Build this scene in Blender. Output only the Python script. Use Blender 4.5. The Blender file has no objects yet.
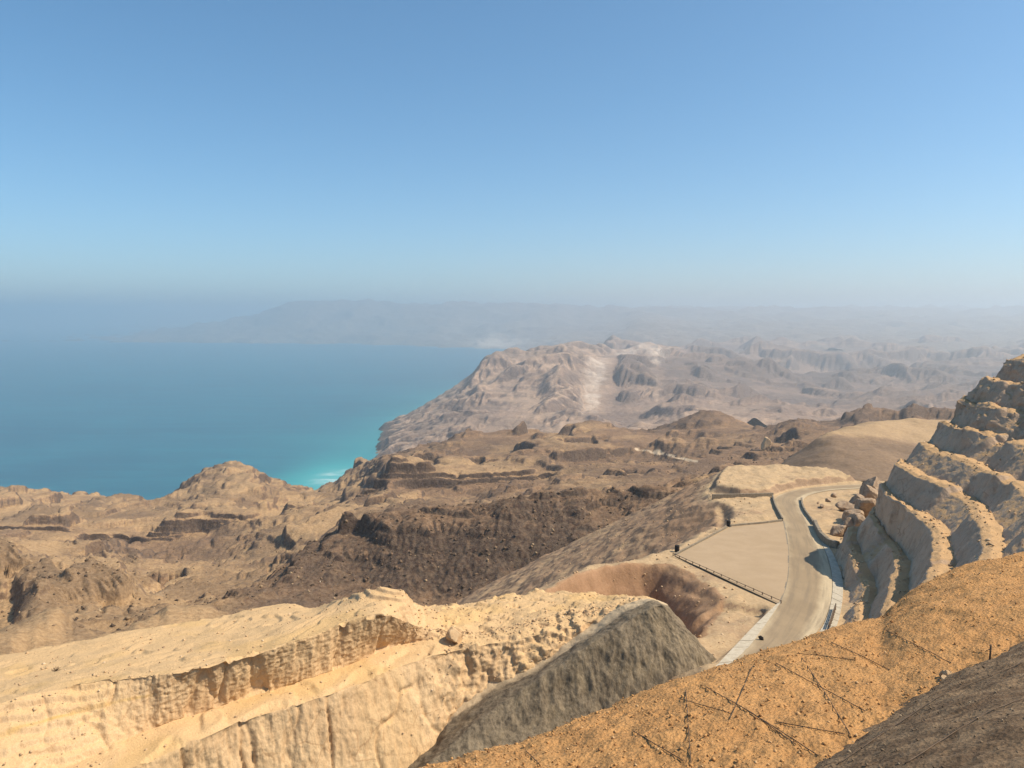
import bpy, math, random
import numpy as np
from mathutils import Vector

rng = np.random.default_rng(7)
random.seed(7)
SC = bpy.context.scene
COL = SC.collection

# ------------------------------------------------------------------ camera, sky, sun, exposure
CAM_H = 600.0                       # metres above the sea
FOC = 774.0                         # focal length in pixels of the 1024 px wide frame
HOR = 316.0                         # pixel row of the true horizon
PITCH = math.atan((384 - HOR) / FOC)
cam = bpy.data.cameras.new('camera')
cam.sensor_width = 36.0
cam.lens = 36.0 * FOC / 1024.0
cam.clip_start = 0.5
cam.clip_end = 400000.0
camo = bpy.data.objects.new('camera', cam)
camo.location = (0, 0, CAM_H)
camo.rotation_euler = (math.pi / 2 - PITCH, 0, 0)
COL.objects.link(camo)
SC.camera = camo

SUN_AZ, SUN_EL = math.radians(97), math.radians(50)
world = bpy.data.worlds.new('World')
SC.world = world
world.use_nodes = True
wn = world.node_tree
sky = wn.nodes.new('ShaderNodeTexSky')
sky.sky_type = 'NISHITA'
sky.sun_disc = False
sky.sun_elevation = SUN_EL
sky.sun_rotation = SUN_AZ
sky.altitude = 900
sky.air_density = 1.0
sky.dust_density = 1.5
sky.ozone_density = 6.0
hsv = wn.nodes.new('ShaderNodeHueSaturation')          # the clear azure of dry coastal air
hsv.inputs['Hue'].default_value = 0.487
hsv.inputs['Saturation'].default_value = 1.08
wn.links.new(sky.outputs[0], hsv.inputs['Color'])
wn.links.new(hsv.outputs[0], wn.nodes['Background'].inputs[0])
wn.nodes['Background'].inputs[1].default_value = 0.118
sun = bpy.data.lights.new('sun', 'SUN')
sun.energy = 4.9
sun.angle = math.radians(0.5)
sun.color = (1.0, 0.875, 0.69)
suno = bpy.data.objects.new('sun', sun)
sd = Vector((math.sin(SUN_AZ) * math.cos(SUN_EL), math.cos(SUN_AZ) * math.cos(SUN_EL), math.sin(SUN_EL)))
suno.rotation_euler = sd.to_track_quat('Z', 'Y').to_euler()
suno.location = (200, 0, 900)
COL.objects.link(suno)
SC.view_settings.view_transform = 'Standard'
SC.view_settings.look = 'None'
SC.view_settings.gamma = 1.0
SC.view_settings.exposure = 0.38
SC.render.engine = 'CYCLES'
SC.cycles.use_denoising = True
SC.cycles.volume_bounces = 3
SC.cycles.max_bounces = 5

# ------------------------------------------------------------------ geometry helpers
F_ = np.array([0, math.cos(PITCH), -math.sin(PITCH)])
U_ = np.array([0, math.sin(PITCH), math.cos(PITCH)])
X_ = np.array([1.0, 0, 0])
ORI = np.array([0, 0, CAM_H])

def ray(px, py):
    return F_ + X_ * ((px - 512) / FOC) + U_ * ((384 - py) / FOC)

def P(px, py, d):
    """point at ground distance d (metres ahead) seen at a pixel"""
    r = ray(px, py)
    return ORI + r * (d / r[1])

def PZ(px, py, rz):
    """point seen at a pixel on the level rz metres relative to the camera (rz < 0)"""
    r = ray(px, py)
    return ORI + r * (rz / r[2])

_perm = np.concatenate([np.random.default_rng(3).permutation(256)] * 3).astype(np.int32)
_g2 = np.stack([np.cos(np.arange(256) * 2.399963), np.sin(np.arange(256) * 2.399963)], 1)
_r3 = np.random.default_rng(5).normal(size=(256, 3))
_g3 = _r3 / np.linalg.norm(_r3, axis=1)[:, None]

def n2(x, y):
    xi = np.floor(x).astype(np.int64); yi = np.floor(y).astype(np.int64)
    xf = x - xi; yf = y - yi
    xi &= 255; yi &= 255
    u = xf ** 3 * (xf * (xf * 6 - 15) + 10); v = yf ** 3 * (yf * (yf * 6 - 15) + 10)
    def g(a, b, fx, fy):
        h = _g2[_perm[_perm[a & 255] + (b & 255)]]
        return h[..., 0] * fx + h[..., 1] * fy
    a = g(xi, yi, xf, yf); b = g(xi + 1, yi, xf - 1, yf)
    c = g(xi, yi + 1, xf, yf - 1); d = g(xi + 1, yi + 1, xf - 1, yf - 1)
    return 1.5 * ((a + u * (b - a)) * (1 - v) + (c + u * (d - c)) * v)

def n3(x, y, z):
    xi = np.floor(x).astype(np.int64); yi = np.floor(y).astype(np.int64); zi = np.floor(z).astype(np.int64)
    xf = x - xi; yf = y - yi; zf = z - zi
    u = xf * xf * (3 - 2 * xf); v = yf * yf * (3 - 2 * yf); w = zf * zf * (3 - 2 * zf)
    def g(a, b, c, fx, fy, fz):
        h = _g3[_perm[_perm[_perm[a & 255] + (b & 255)] + (c & 255)]]
        return h[..., 0] * fx + h[..., 1] * fy + h[..., 2] * fz
    r = 0
    for dx in (0, 1):
        for dy in (0, 1):
            for dz in (0, 1):
                wt = (u if dx else 1 - u) * (v if dy else 1 - v) * (w if dz else 1 - w)
                r = r + wt * g(xi + dx, yi + dy, zi + dz, xf - dx, yf - dy, zf - dz)
    return 1.5 * r

def fbm3(x, y, z, lam, octv, gain=0.5):
    s, a = 0, 1.0
    for i in range(octv):
        s = s + a * n3(x / lam + 17 * i, y / lam - 9 * i, z / lam + 5 * i)
        a *= gain; lam *= 0.5
    return s

def fbm2(x, y, lam, octv, gain=0.5, ridged=False):
    s, a = 0, 1.0
    for i in range(octv):
        n = n2(x / lam + 31.7 * i, y / lam - 11.3 * i)
        if ridged:
            n = 1 - 2 * np.abs(n)
        s = s + a * n
        a *= gain; lam *= 0.5
    return s

def sstep(a, b, x):
    t = np.clip((x - a) / (b - a), 0, 1)
    return t * t * (3 - 2 * t)

def pl(pts, xs, smooth=True):
    """resample a polyline of (key, ...values) at xs; monotone cubic"""
    pts = sorted(pts)
    k = np.array([p[0] for p in pts], float)
    out = []
    for j in range(1, len(pts[0])):
        v = np.array([p[j] for p in pts], float)
        if not smooth or len(k) < 3:
            out.append(np.interp(xs, k, v)); continue
        out.append(pchip(k, v, xs))
    return out

def pchip(k, v, xs):
    h = np.diff(k); dl = np.diff(v) / h
    m = np.zeros_like(v)
    s = dl[:-1] * dl[1:] > 0
    w1 = 2 * h[1:] + h[:-1]; w2 = h[1:] + 2 * h[:-1]
    with np.errstate(divide='ignore', invalid='ignore'):
        hm = (w1 + w2) / (w1 / dl[:-1] + w2 / dl[1:])
    m[1:-1] = np.where(s, hm, 0)
    m[0] = dl[0]; m[-1] = dl[-1]
    x = np.clip(xs, k[0], k[-1])
    i = np.clip(np.searchsorted(k, x, side='right') - 1, 0, len(k) - 2)
    t = (x - k[i]) / h[i]
    return ((1 + 2 * t) * (1 - t) ** 2 * v[i] + t * (1 - t) ** 2 * h[i] * m[i]
            + t * t * (3 - 2 * t) * v[i + 1] + t * t * (t - 1) * h[i] * m[i + 1])

def loft(rows, counts, ease=None):
    """rows: list of (nu, k) arrays; counts: quads between successive rows. Straight or smooth across rows."""
    out = []
    R = np.stack(rows)                       # (m, nu, k)
    m = len(rows)
    for i in range(m - 1):
        n = counts[i]
        t = np.arange(n + (1 if i == m - 2 else 0)) / n
        a, b = R[i], R[i + 1]
        if ease:
            p0 = R[max(i - 1, 0)]; p3 = R[min(i + 2, m - 1)]
            ta = (b - p0) * 0.5 * ease; tb = (p3 - a) * 0.5 * ease
            for s in t:
                h1 = 2 * s ** 3 - 3 * s ** 2 + 1; h2 = -2 * s ** 3 + 3 * s ** 2
                h3 = s ** 3 - 2 * s ** 2 + s; h4 = s ** 3 - s ** 2
                out.append(h1 * a + h2 * b + h3 * ta + h4 * tb)
        else:
            for s in t:
                out.append(a * (1 - s) + b * s)
    return np.stack(out)                     # (nv, nu, k)

def gnormals(G):
    du = np.gradient(G, axis=1); dv = np.gradient(G, axis=0)
    n = np.cross(du, dv)
    n /= np.maximum(np.linalg.norm(n, axis=2, keepdims=True), 1e-9)
    return n

def smooth_grid(A, k):
    for _ in range(k):
        B = np.pad(A, 1, mode='edge')
        A = (B[1:-1, :-2] + B[1:-1, 2:] + B[:-2, 1:-1] + B[2:, 1:-1] + 2 * A) / 6
    return A

def grid_obj(name, G, mat, attrs=None, parent=None, flip=False):
    nv, nu = G.shape[:2]
    me = bpy.data.meshes.new(name)
    V = G.reshape(-1, 3)
    idx = np.arange(nv * nu).reshape(nv, nu)
    a, b, c, d = idx[:-1, :-1], idx[:-1, 1:], idx[1:, 1:], idx[1:, :-1]
    q = np.stack([a, d, c, b] if flip else [a, b, c, d], -1).reshape(-1, 4)
    me.vertices.add(len(V)); me.vertices.foreach_set('co', V.astype(np.float32).ravel())
    me.loops.add(q.size); me.loops.foreach_set('vertex_index', q.astype(np.int32).ravel())
    me.polygons.add(len(q)); me.polygons.foreach_set('loop_start', (np.arange(len(q)) * 4).astype(np.int32))
    me.polygons.foreach_set('use_smooth', np.ones(len(q), bool))
    me.update(calc_edges=True)
    for k, v in (attrs or {}).items():
        at = me.attributes.new(k, 'FLOAT', 'POINT')
        at.data.foreach_set('value', np.asarray(v, np.float32).ravel())
    me.materials.append(mat)
    o = bpy.data.objects.new(name, me)
    o.parent = parent
    COL.objects.link(o)
    return o

def mesh_obj(name, V, F, mat, parent=None, smooth=False):
    me = bpy.data.meshes.new(name)
    me.from_pydata([tuple(map(float, v)) for v in V], [], [tuple(f) for f in F])
    me.update()
    if smooth:
        me.polygons.foreach_set('use_smooth', np.ones(len(me.polygons), bool))
    me.materials.append(mat)
    o = bpy.data.objects.new(name, me)
    o.parent = parent
    COL.objects.link(o)
    return o

def structure(o, label=None):
    o['kind'] = 'structure'
    if label:
        o['label'] = label
    return o

def tag(o, label, cat, group=None):
    o['label'] = label; o['category'] = cat
    if group:
        o['group'] = group
    return o

def empty(name, loc):
    o = bpy.data.objects.new(name, None)
    o.location = tuple(map(float, loc)); o.empty_display_size = 0.5
    COL.objects.link(o)
    return o

# ------------------------------------------------------------------ materials
class NT:
    def __init__(self, name):
        self.m = bpy.data.materials.new(name); self.m.use_nodes = True
        self.t = self.m.node_tree; self.bsdf = self.t.nodes['Principled BSDF']
        self.bsdf.inputs['Specular IOR Level'].default_value = 0.15
        self.tc = self.t.nodes.new('ShaderNodeNewGeometry').outputs['Position']
    def lk(self, a, b):
        if isinstance(a, (int, float)):
            b.default_value = a
        elif isinstance(a, tuple):
            b.default_value = a if len(a) == 4 else (*a, 1)
        else:
            self.t.links.new(a, b)
    def map(self, scale=(1, 1, 1), rot=(0, 0, 0)):
        n = self.t.nodes.new('ShaderNodeMapping')
        n.inputs['Scale'].default_value = scale; n.inputs['Rotation'].default_value = rot
        self.lk(self.tc, n.inputs['Vector']); return n.outputs[0]
    def noise(self, lam, detail=5, rough=0.55, vec=None, dist=0.0):
        n = self.t.nodes.new('ShaderNodeTexNoise')
        n.inputs['Scale'].default_value = 1.0 / lam; n.inputs['Detail'].default_value = detail
        n.inputs['Roughness'].default_value = rough; n.inputs['Distortion'].default_value = dist
        self.lk(vec or self.tc, n.inputs['Vector']); return n.outputs['Fac']
    def voro(self, lam, feature='F1', vec=None):
        n = self.t.nodes.new('ShaderNodeTexVoronoi'); n.feature = feature
        n.inputs['Scale'].default_value = 1.0 / lam
        self.lk(vec or self.tc, n.inputs['Vector']); return n.outputs['Distance']
    def ramp(self, f, a, b, lo=0.0, hi=1.0):
        n = self.t.nodes.new('ShaderNodeMapRange'); n.interpolation_type = 'SMOOTHSTEP'
        self.lk(f, n.inputs[0]); n.inputs[1].default_value = a; n.inputs[2].default_value = b
        n.inputs[3].default_value = lo; n.inputs[4].default_value = hi; return n.outputs[0]
    def math(self, op, a, b=0.0):
        n = self.t.nodes.new('ShaderNodeMath'); n.operation = op
        self.lk(a, n.inputs[0]); self.lk(b, n.inputs[1]); return n.outputs[0]
    def mix(self, f, a, b, mode='MIX'):
        n = self.t.nodes.new('ShaderNodeMix'); n.data_type = 'RGBA'; n.blend_type = mode
        self.lk(f, n.inputs[0]); self.lk(a, n.inputs[6]); self.lk(b, n.inputs[7]); return n.outputs[2]
    def attr(self, name):
        n = self.t.nodes.new('ShaderNodeAttribute'); n.attribute_name = name; return n.outputs['Fac']
    def up(self):
        g = self.t.nodes.new('ShaderNodeNewGeometry'); s = self.t.nodes.new('ShaderNodeSeparateXYZ')
        self.lk(g.outputs['Normal'], s.inputs[0]); return s.outputs['Z']
    def bump(self, h, dist, strength=1.0, prev=None):
        n = self.t.nodes.new('ShaderNodeBump'); n.inputs['Distance'].default_value = dist
        n.inputs['Strength'].default_value = strength; self.lk(h, n.inputs['Height'])
        if prev is not None:
            self.lk(prev, n.inputs['Normal'])
        return n.outputs[0]
    def done(self, col, rough=0.95, normal=None):
        self.lk(col, self.bsdf.inputs['Base Color']); self.bsdf.inputs['Roughness'].default_value = rough
        if normal is not None:
            self.lk(normal, self.bsdf.inputs['Normal'])
        return self.m

def terrain_mat(name, sand, mid, dark, pale, lam, slope=(0.72, 0.93), strata=0.0, bump=None, tone_attr=True):
    """sandy flats, darker steep rock; tone attribute pushes to dark rock and painted slope shade, pale attribute to pale rock and a painted sunlit patch"""
    k = NT(name)
    up = k.up()
    steep = k.ramp(up, slope[0], slope[1], 1.0, 0.0)
    big = k.noise(lam * 6, 6, 0.6, dist=0.6)
    fine = k.noise(lam * 0.5, 8, 0.7)
    f = k.math('ADD', k.math('MULTIPLY', steep, 0.75), k.math('MULTIPLY', k.math('SUBTRACT', big, 0.5), 1.8))
    f = k.math('ADD', f, k.math('MULTIPLY', k.math('SUBTRACT', fine, 0.5), 0.9))
    if tone_attr:
        f = k.math('ADD', f, k.attr('tone'))
    c1 = k.mix(k.ramp(f, 0.0, 0.55), sand, mid)
    c2 = k.mix(k.ramp(f, 0.45, 1.0), c1, dark)
    if strata:
        st = k.noise(lam, 3, 0.6, vec=k.map((0.04, 0.04, 1.0 / strata * lam)))
        c2 = k.mix(k.ramp(st, 0.42, 0.62), c2, k.mix(0.55, c2, dark))
    sp = k.noise(lam * 0.12, 4, 0.7)
    c2 = k.mix(k.ramp(sp, 0.3, 0.7, 0.0, 1.0), k.mix(0.35, c2, dark), k.mix(0.18, c2, pale))
    if tone_attr:
        c2 = k.mix(k.ramp(k.math('ADD', k.attr('pale'), k.math('MULTIPLY', k.math('SUBTRACT', k.noise(lam * 1.5, 6, 0.7), 0.5), 1.2)), 0.3, 0.75), c2, pale)
    if name == 'roadside_fill':
        c2 = k.mix(k.attr('red'), c2, k.mix(k.ramp(fine, 0.3, 0.7), (0.25, 0.14, 0.075), (0.36, 0.21, 0.12)))
    b = bump or lam * 0.05
    nb = k.bump(k.noise(lam * 0.35, 8, 0.68), b * 2.0)
    nb = k.bump(k.voro(lam * 0.12), b * 0.35, 0.6, nb)
    return k.done(c2, 0.95, nb)

M = {}
M['hill'] = terrain_mat('hill_ground', (0.45, 0.285, 0.14), (0.225, 0.132, 0.072), (0.062, 0.038, 0.028), (0.52, 0.40, 0.27), 22, slope=(0.70, 0.95), strata=9)  # steep dark colour: varnished rock, deepened to stand in for cliff shade
M['head'] = terrain_mat('headland_rock', (0.44, 0.30, 0.20), (0.28, 0.185, 0.13), (0.10, 0.068, 0.055), (0.55, 0.45, 0.36), 90, strata=30)
M['far'] = terrain_mat('far_mountain_rock', (0.20, 0.15, 0.11), (0.13, 0.095, 0.075), (0.07, 0.052, 0.045), (0.5, 0.42, 0.34), 350)

# ------------------------------------------------------------------ big terrain
def rows_px(rows, xs):
    """rows of (px, py, d[, tone, pale]) -> (nu, 5) arrays x, y, z, tone, pale"""
    out = []
    for r in rows:
        r = [tuple(p) + (0,) * (5 - len(p)) for p in r]
        py, d, tn, pa = pl(r, xs)
        pts = np.stack([P(a, b, c) for a, b, c in zip(xs, py, d)])
        out.append(np.concatenate([pts, tn[:, None], pa[:, None]], 1))
    return out

def terrain_noise(x, y, amp, lmax, lmin_frac=0.0035, lmax_frac=0.12, ridged=0.6, octv=13):
    """relief whose wavelengths follow the distance y: broad far away, fine near by"""
    d = np.maximum(np.hypot(x, y), 20)
    lam = lmax; s = 0
    wx = fbm2(x + 913, y - 77, 900, 3) * 60; wy = fbm2(x - 411, y + 201, 900, 3) * 60
    for i in range(octv):
        w = sstep(lmin_frac * 0.6, lmin_frac * 1.6, lam / d) * (1 - sstep(lmax_frac * 0.6, lmax_frac * 1.5, lam / d))
        if w.max() > 0:
            ww = min(1.0, lam / 250)
            n = n2((x + wx * ww) / lam + 13.7 * i, (y + wy * ww) / lam + 7.1 * i)
            rd = 0.75 - 1.9 * np.abs(n)
            s = s + w * lam * (ridged * rd + (1 - ridged) * n)
        lam *= 0.55
    return amp * s

def terrace(z, h, strength, ph, sharp=0.14):
    t = z / h + ph
    f = t - np.floor(t)
    g = sstep(0.5 - sharp, 0.5 + sharp, f) - f          # steep in the middle, flat at the ledges
    return z + strength * h * g

def px_of(G):
    """pixel column of every grid point (used only to pick regions while modelling)"""
    return 512 + FOC * G[..., 0] / (G[..., 1] * math.cos(PITCH) - (G[..., 2] - CAM_H) * math.sin(PITCH))

def erode(G, drops, steps, rounds, rate=0.35, seed=1, maxdz=None):
    """rain running down the sheet: parallel droplets cut gullies and drop fans (works in grid cells)"""
    r = np.random.default_rng(seed)
    nv, nu = G.shape[:2]
    z = G[..., 2].ravel().copy()
    x = G[..., 0]; y = G[..., 1]
    sv = np.hypot(np.gradient(x, axis=0), np.gradient(y, axis=0)).ravel()
    su = np.hypot(np.gradient(x, axis=1), np.gradient(y, axis=1)).ravel()
    z0 = z.copy(); lim1 = 0.10 * np.minimum(sv, su)
    for _ in range(rounds):
        pi = r.uniform(1, nv - 3, drops); pj = r.uniform(1, nu - 3, drops)
        di = np.zeros(drops); dj = np.zeros(drops)
        sp = np.ones(drops); sed = np.zeros(drops); wat = np.ones(drops)
        for _s in range(steps):
            i = pi.astype(np.int64); j = pj.astype(np.int64); fi = pi - i; fj = pj - j
            k = i * nu + j
            a, b, c, d = z[k], z[k + 1], z[k + nu], z[k + nu + 1]
            sI, sJ = sv[k], su[k]
            h = a * (1 - fi) * (1 - fj) + b * (1 - fi) * fj + c * fi * (1 - fj) + d * fi * fj
            gi = ((c - a) * (1 - fj) + (d - b) * fj) / sI
            gj = ((b - a) * (1 - fi) + (d - c) * fi) / sJ
            di = di * 0.35 - gi * 0.65; dj = dj * 0.35 - gj * 0.65
            n = np.hypot(di, dj) + 1e-9
            di /= n; dj /= n
            st = np.minimum(sI, sJ)
            ni = np.clip(pi + di * st / sI, 1, nv - 3); nj = np.clip(pj + dj * st / sJ, 1, nu - 3)
            i2 = ni.astype(np.int64); j2 = nj.astype(np.int64); f2 = ni - i2; g2 = nj - j2
            k2 = i2 * nu + j2
            h2 = z[k2] * (1 - f2) * (1 - g2) + z[k2 + 1] * (1 - f2) * g2 + z[k2 + nu] * f2 * (1 - g2) + z[k2 + nu + 1] * f2 * g2
            dh = (h2 - h) / st
            cap = np.maximum(-dh, 0.01) * sp * wat * 3.0
            dep = np.where(dh > 0, np.minimum(dh, sed) * 0.25, np.where(sed > cap, (sed - cap) * 0.06, 0))
            ero = np.where((dh <= 0) & (sed <= cap), np.minimum((cap - sed) * rate, -dh), 0)
            dlt = (dep - ero) * st
            sed = sed + ero - dep
            tot = 0
            for kk_, w in ((k, (1 - fi) * (1 - fj)), (k + 1, (1 - fi) * fj), (k + nu, fi * (1 - fj)), (k + nu + 1, fi * fj)):
                tot = tot + np.bincount(kk_, dlt * w, nv * nu)
            z += np.clip(tot, -lim1, lim1)
            sp = np.sqrt(np.maximum(sp * sp - dh * 2.0, 0.05)); sp = np.minimum(sp, 3); wat *= 0.985
            pi, pj = ni, nj
    dz = z - z0
    if maxdz is not None:
        lim = maxdz * np.hypot(x, y).ravel()
        dz = np.clip(dz, -lim, lim)
    return G[..., 2] + dz.reshape(nv, nu)

XS = np.linspace(-260, 1290, 1000)
A = [(-260, 720, 200), (500, 720, 200), (700, 640, 200), (1000, 600, 200), (1290, 600, 200)]
B = [(-260, 640, 330, -0.65), (0, 640, 330, -0.65), (60, 630, 330, -0.65), (150, 627, 330, -0.55), (210, 614, 360, 0.1), (300, 606, 400, 0.57), (400, 612, 400, 0.62), (540, 597, 390, 0.62), (640, 570, 380, 0.52), (760, 560, 370, 0), (900, 540, 360, 0), (1290, 520, 360, 0)]
Bm = [(-260, 605, 400, -0.7), (-10, 612, 400, -0.55), (8, 612, 402, -0.25), (24, 590, 400, -0.25), (40, 578, 400, -0.65), (60, 590, 395, -0.75), (110, 602, 385, -0.7), (150, 612, 375, -0.55), (210, 608, 400, 0.2), (260, 597, 430, 0.67), (300, 582, 440, 0.72), (400, 570, 435, 0.72), (540, 555, 425, 0.72), (640, 530, 420, 0.62), (760, 520, 420, 0), (1290, 540, 430, 0)]  # higher tone at the left knoll paints in its shadow patch
C = [(-260, 555, 480, -0.65), (0, 549, 480, -0.65), (27, 560, 470, -0.65), (62, 563, 460, -0.7), (115, 576, 440, -0.65), (150, 600, 420, -0.45), (200, 606, 430, 0.2), (250, 594, 450, 0.5), (300, 556, 490, 0.62), (356, 526, 480, 0.57), (400, 515, 475, 0.52), (453, 512, 470, 0.52), (532, 503, 465, 0.52), (589, 497, 465, 0.52), (640, 496, 465, 0.52), (680, 492, 470, 0.42), (720, 488, 480, 0), (800, 502, 500, 0), (900, 512, 520, 0), (1290, 505, 520, 0)]
C2 = [(-260, 590, 560, -0.14), (0, 575, 560, -0.14), (60, 580, 560, -0.14), (115, 580, 560, -0.14, 0.5), (150, 603, 500, -0.14, 0.6), (200, 600, 520, -0.14), (250, 597, 560, 0.06), (300, 575, 600, 0.06), (356, 545, 600, 0.06), (400, 530, 590, 0.22), (453, 525, 590, 0.22), (532, 515, 590, 0.22), (640, 505, 590, 0.22), (720, 500, 600, 0.22), (800, 490, 620, 0.22), (1290, 470, 620, 0.22)]
D = [(-260, 545, 800, 0.06), (0, 545, 800, 0.16), (60, 550, 800, 0.16), (115, 562, 760, 0.16), (150, 572, 720, 0.31), (200, 560, 780, 0.31), (250, 545, 850, 0.16), (300, 530, 850, 0.06), (356, 513, 850, 0.16), (400, 505, 850, 0.22), (453, 500, 850, 0.37), (532, 493, 850, 0.37), (589, 488, 850, 0.37), (640, 485, 850, 0.42), (700, 478, 800, 0.52), (760, 474, 750, 0.52), (800, 474, 700, 0.52), (900, 470, 700, 0.42), (1290, 450, 700, 0.22)]
D2 = [(-260, 533, 1000), (0, 536, 1000), (60, 540, 1000, .2), (115, 548, 1000, .3), (150, 556, 985, .4), (180, 552, 985, .4), (200, 543, 1000, .35), (250, 524, 1000), (300, 520, 1000), (340, 512, 1000, .2), (370, 505, 1000, .4), (392, 495, 1000, .5), (420, 498, 1000, .5), (450, 497, 1000, .5), (480, 495, 1000, .5), (520, 491, 1000, .45), (545, 489, 1000, .4), (560, 480, 1000, .2), (600, 478, 1000, .3), (640, 476, 1000, .35), (700, 470, 950, .4), (760, 466, 880, .4), (850, 462, 800, .4), (1290, 446, 800)]  # left-facing diagonal slope: cliff shade painted in as dark tone
D3 = [(-260, 530, 1015), (0, 527, 1015), (60, 529, 1015, .1), (115, 536, 1015, .2), (150, 540, 1005, .2), (170, 526, 1010, .2), (200, 522, 1018, .1), (225, 519, 1018), (250, 521, 1015), (300, 518, 1015), (340, 508, 1015, .1), (370, 492, 1015, .2), (385, 476, 1018, .2), (392, 466, 1018, .15), (420, 470, 1018, 0), (445, 480, 1018, 0), (480, 477, 1018, 0), (520, 478, 1018, 0), (545, 480, 1018, .1), (560, 478, 1015, .1), (600, 476, 1015, .2), (640, 474, 1015, .3), (700, 468, 965, .35), (760, 464, 895, .35), (850, 460, 815, .35), (1290, 444, 815)]
E = [(-260, 520, 1150, 0.06), (0, 522, 1150, 0.06), (60, 520, 1150, 0.06), (115, 522, 1150, 0.06), (150, 521, 1150, 0.16), (200, 511, 1150, 0.16), (250, 503, 1150, 0.06), (300, 508, 1200, 0.06), (330, 505, 1250, 0.06), (356, 490, 1250, 0.06), (385, 469, 1200, 0.2), (400, 467, 1200, 0.32), (453, 469, 1150, 0.32), (532, 463, 1150, 0.32), (589, 460, 1150, 0.32), (640, 462, 1100, 0.47), (700, 456, 1050, 0.52), (760, 456, 950, 0.57), (850, 452, 850, 0.52), (1290, 440, 850, 0.22)]
Fr = [(-260, 490, 1600, 0.06), (0, 494, 1600, 0.06), (20, 496, 1600, 0.06), (45, 499, 1600, 0.06), (60, 502, 1600, 0.06), (100, 502, 1600, 0.06), (115, 499, 1600, 0.06), (140, 503, 1600, 0.06), (165, 498, 1600, 0.06), (178, 491, 1600, 0.06), (195, 481, 1600, 0.21), (215, 475, 1600, 0.21), (240, 471, 1600, 0.06), (252, 471, 1600, 0.06), (264, 479, 1600, 0.06), (285, 489, 1600, 0.06), (310, 497, 1700, 0.06), (325, 492, 1750, 0.26), (345, 478, 1800, 0.26), (362, 467, 1850, 0.26), (380, 462, 1700, 0.42), (400, 460, 1600, 0.42), (440, 447, 1550, 0.42), (470, 441, 1500, 0.37), (520, 436, 1500, 0.32), (560, 438, 1500, 0.32), (600, 432, 1500, 0.42), (640, 436, 1500, 0.42), (665, 433, 1500, 0.52), (688, 431, 1500, 0.57), (706, 430, 1500, 0.57), (722, 431, 1500, 0.42), (742, 432, 1480, 0.37), (762, 432, 1450, 0.52), (780, 425, 1450, 0.62), (800, 421, 1450, 0.62), (828, 424, 1450, 0.62), (848, 416, 1450, 0.72), (864, 409, 1450, 0.72), (881, 418, 1450, 0.72), (897, 421, 1450, 0.72), (906, 414, 1450, 0.72), (915, 410, 1450, 0.72), (930, 418, 1450, 0.72), (1290, 420, 1450, 0.52)]
Gb = [(-260, 560, 2300), (300, 560, 2300), (345, 540, 2300), (380, 500, 2200), (440, 480, 2100), (1290, 460, 2000)]
hg = loft(rows_px([A, B, Bm, C, C2, D, D2, D3, E, Fr, Gb], XS), [16, 45, 65, 16, 55, 34, 24, 26, 62, 14], ease=0.35)
G, tone, pale = hg[..., :3].copy(), hg[..., 3], hg[..., 4]
x, y = G[..., 0], G[..., 1]
nz = terrain_noise(x, y, 0.12, 900, ridged=0.55, lmin_frac=0.035, lmax_frac=0.22)
nf = terrain_noise(x + 500, y, 0.10, 900, ridged=0.3, lmin_frac=0.005, lmax_frac=0.03)
dd = np.hypot(x, y)
ph = fbm2(x, y, 420, 2) * 0.9 + 0.12 * fbm2(x, y, 60, 3)
k1 = P(708, 432, 1470)
plain = 1 - np.exp(-(((x - k1[0]) / 110) ** 2 + ((y - k1[1]) / 160) ** 2))
nz *= 0.25 + 0.75 * plain
ca = np.arctan2(y - k1[1], x - k1[0])
cr = np.hypot((x - k1[0]) / 125, (y - k1[1]) / 150) * (1 + 0.16 * n2(ca * 2.1 + 9, 0 * x + 3.3) + 0.10 * n2(ca * 6 + 2, np.hypot(x - k1[0], y - k1[1]) / 60))
cone = 50 * np.clip(1 - cr, 0, 1) ** 1.15
tone = tone + 0.25 * sstep(0, 12, cone)
z = G[..., 2] + nz + np.minimum(cone, 40 + 1.5 * n2(x / 9, y / 9))
def mesa(x, y, lam, h, steps, sharp, ph=0.0):
    n = fbm2(x * 0.8 + ph, y * 0.62 - ph, lam, 5, 0.42) * steps
    f = n - np.floor(n)
    return h * (np.floor(n) + sstep(0.5 - sharp, 0.5 + sharp, f))
z = z + (1 - sstep(480, 640, np.hypot(x, y))) * (1 - sstep(0.15, 0.4, tone)) * mesa(x, y, 120, 7, 2.0, 0.12, 77.0)
near = 1 - sstep(380, 620, dd)
msk = sstep(-0.35, 0.3, fbm2(x + 50, y + 90, 300, 4)) * (1 - 0.8 * near) * plain
# gullies running down the dark slope
gx = (x * 0.55 + y * 0.83)
gl = fbm2(gx + fbm2(x, y, 40, 3) * 9, (x * 0.83 - y * 0.55) * 0.22, 26, 5, 0.55, True)
slope_m = sstep(0.25, 0.5, tone) * near
z += slope_m * (gl * 1.3 - 0.8)
G[..., 2] = z
z = terrace(z, 22, 0.8 * msk, ph, 0.06)
z = terrace(z, 7.5, 0.85 * (1 - 0.8 * near) * (0.3 + 0.7 * plain), ph * 2, 0.08)
G[..., 2] = z + nf * (0.3 + 0.7 * plain)
z = erode(G, 60000, 40, 3, seed=3, maxdz=0.004)
zs = smooth_grid(z, 4)
z = zs + np.clip(z - zs, -0.004 * dd, 0.0022 * dd)
G[..., 2] = np.maximum(z, -12)
hu = px_of(G); hvv = 384 - FOC * ((G - ORI) @ U_) / ((G - ORI) @ F_)
tr = np.full(hu.shape, 1e9)
tl = np.full(hu.shape, 1e9)
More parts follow.
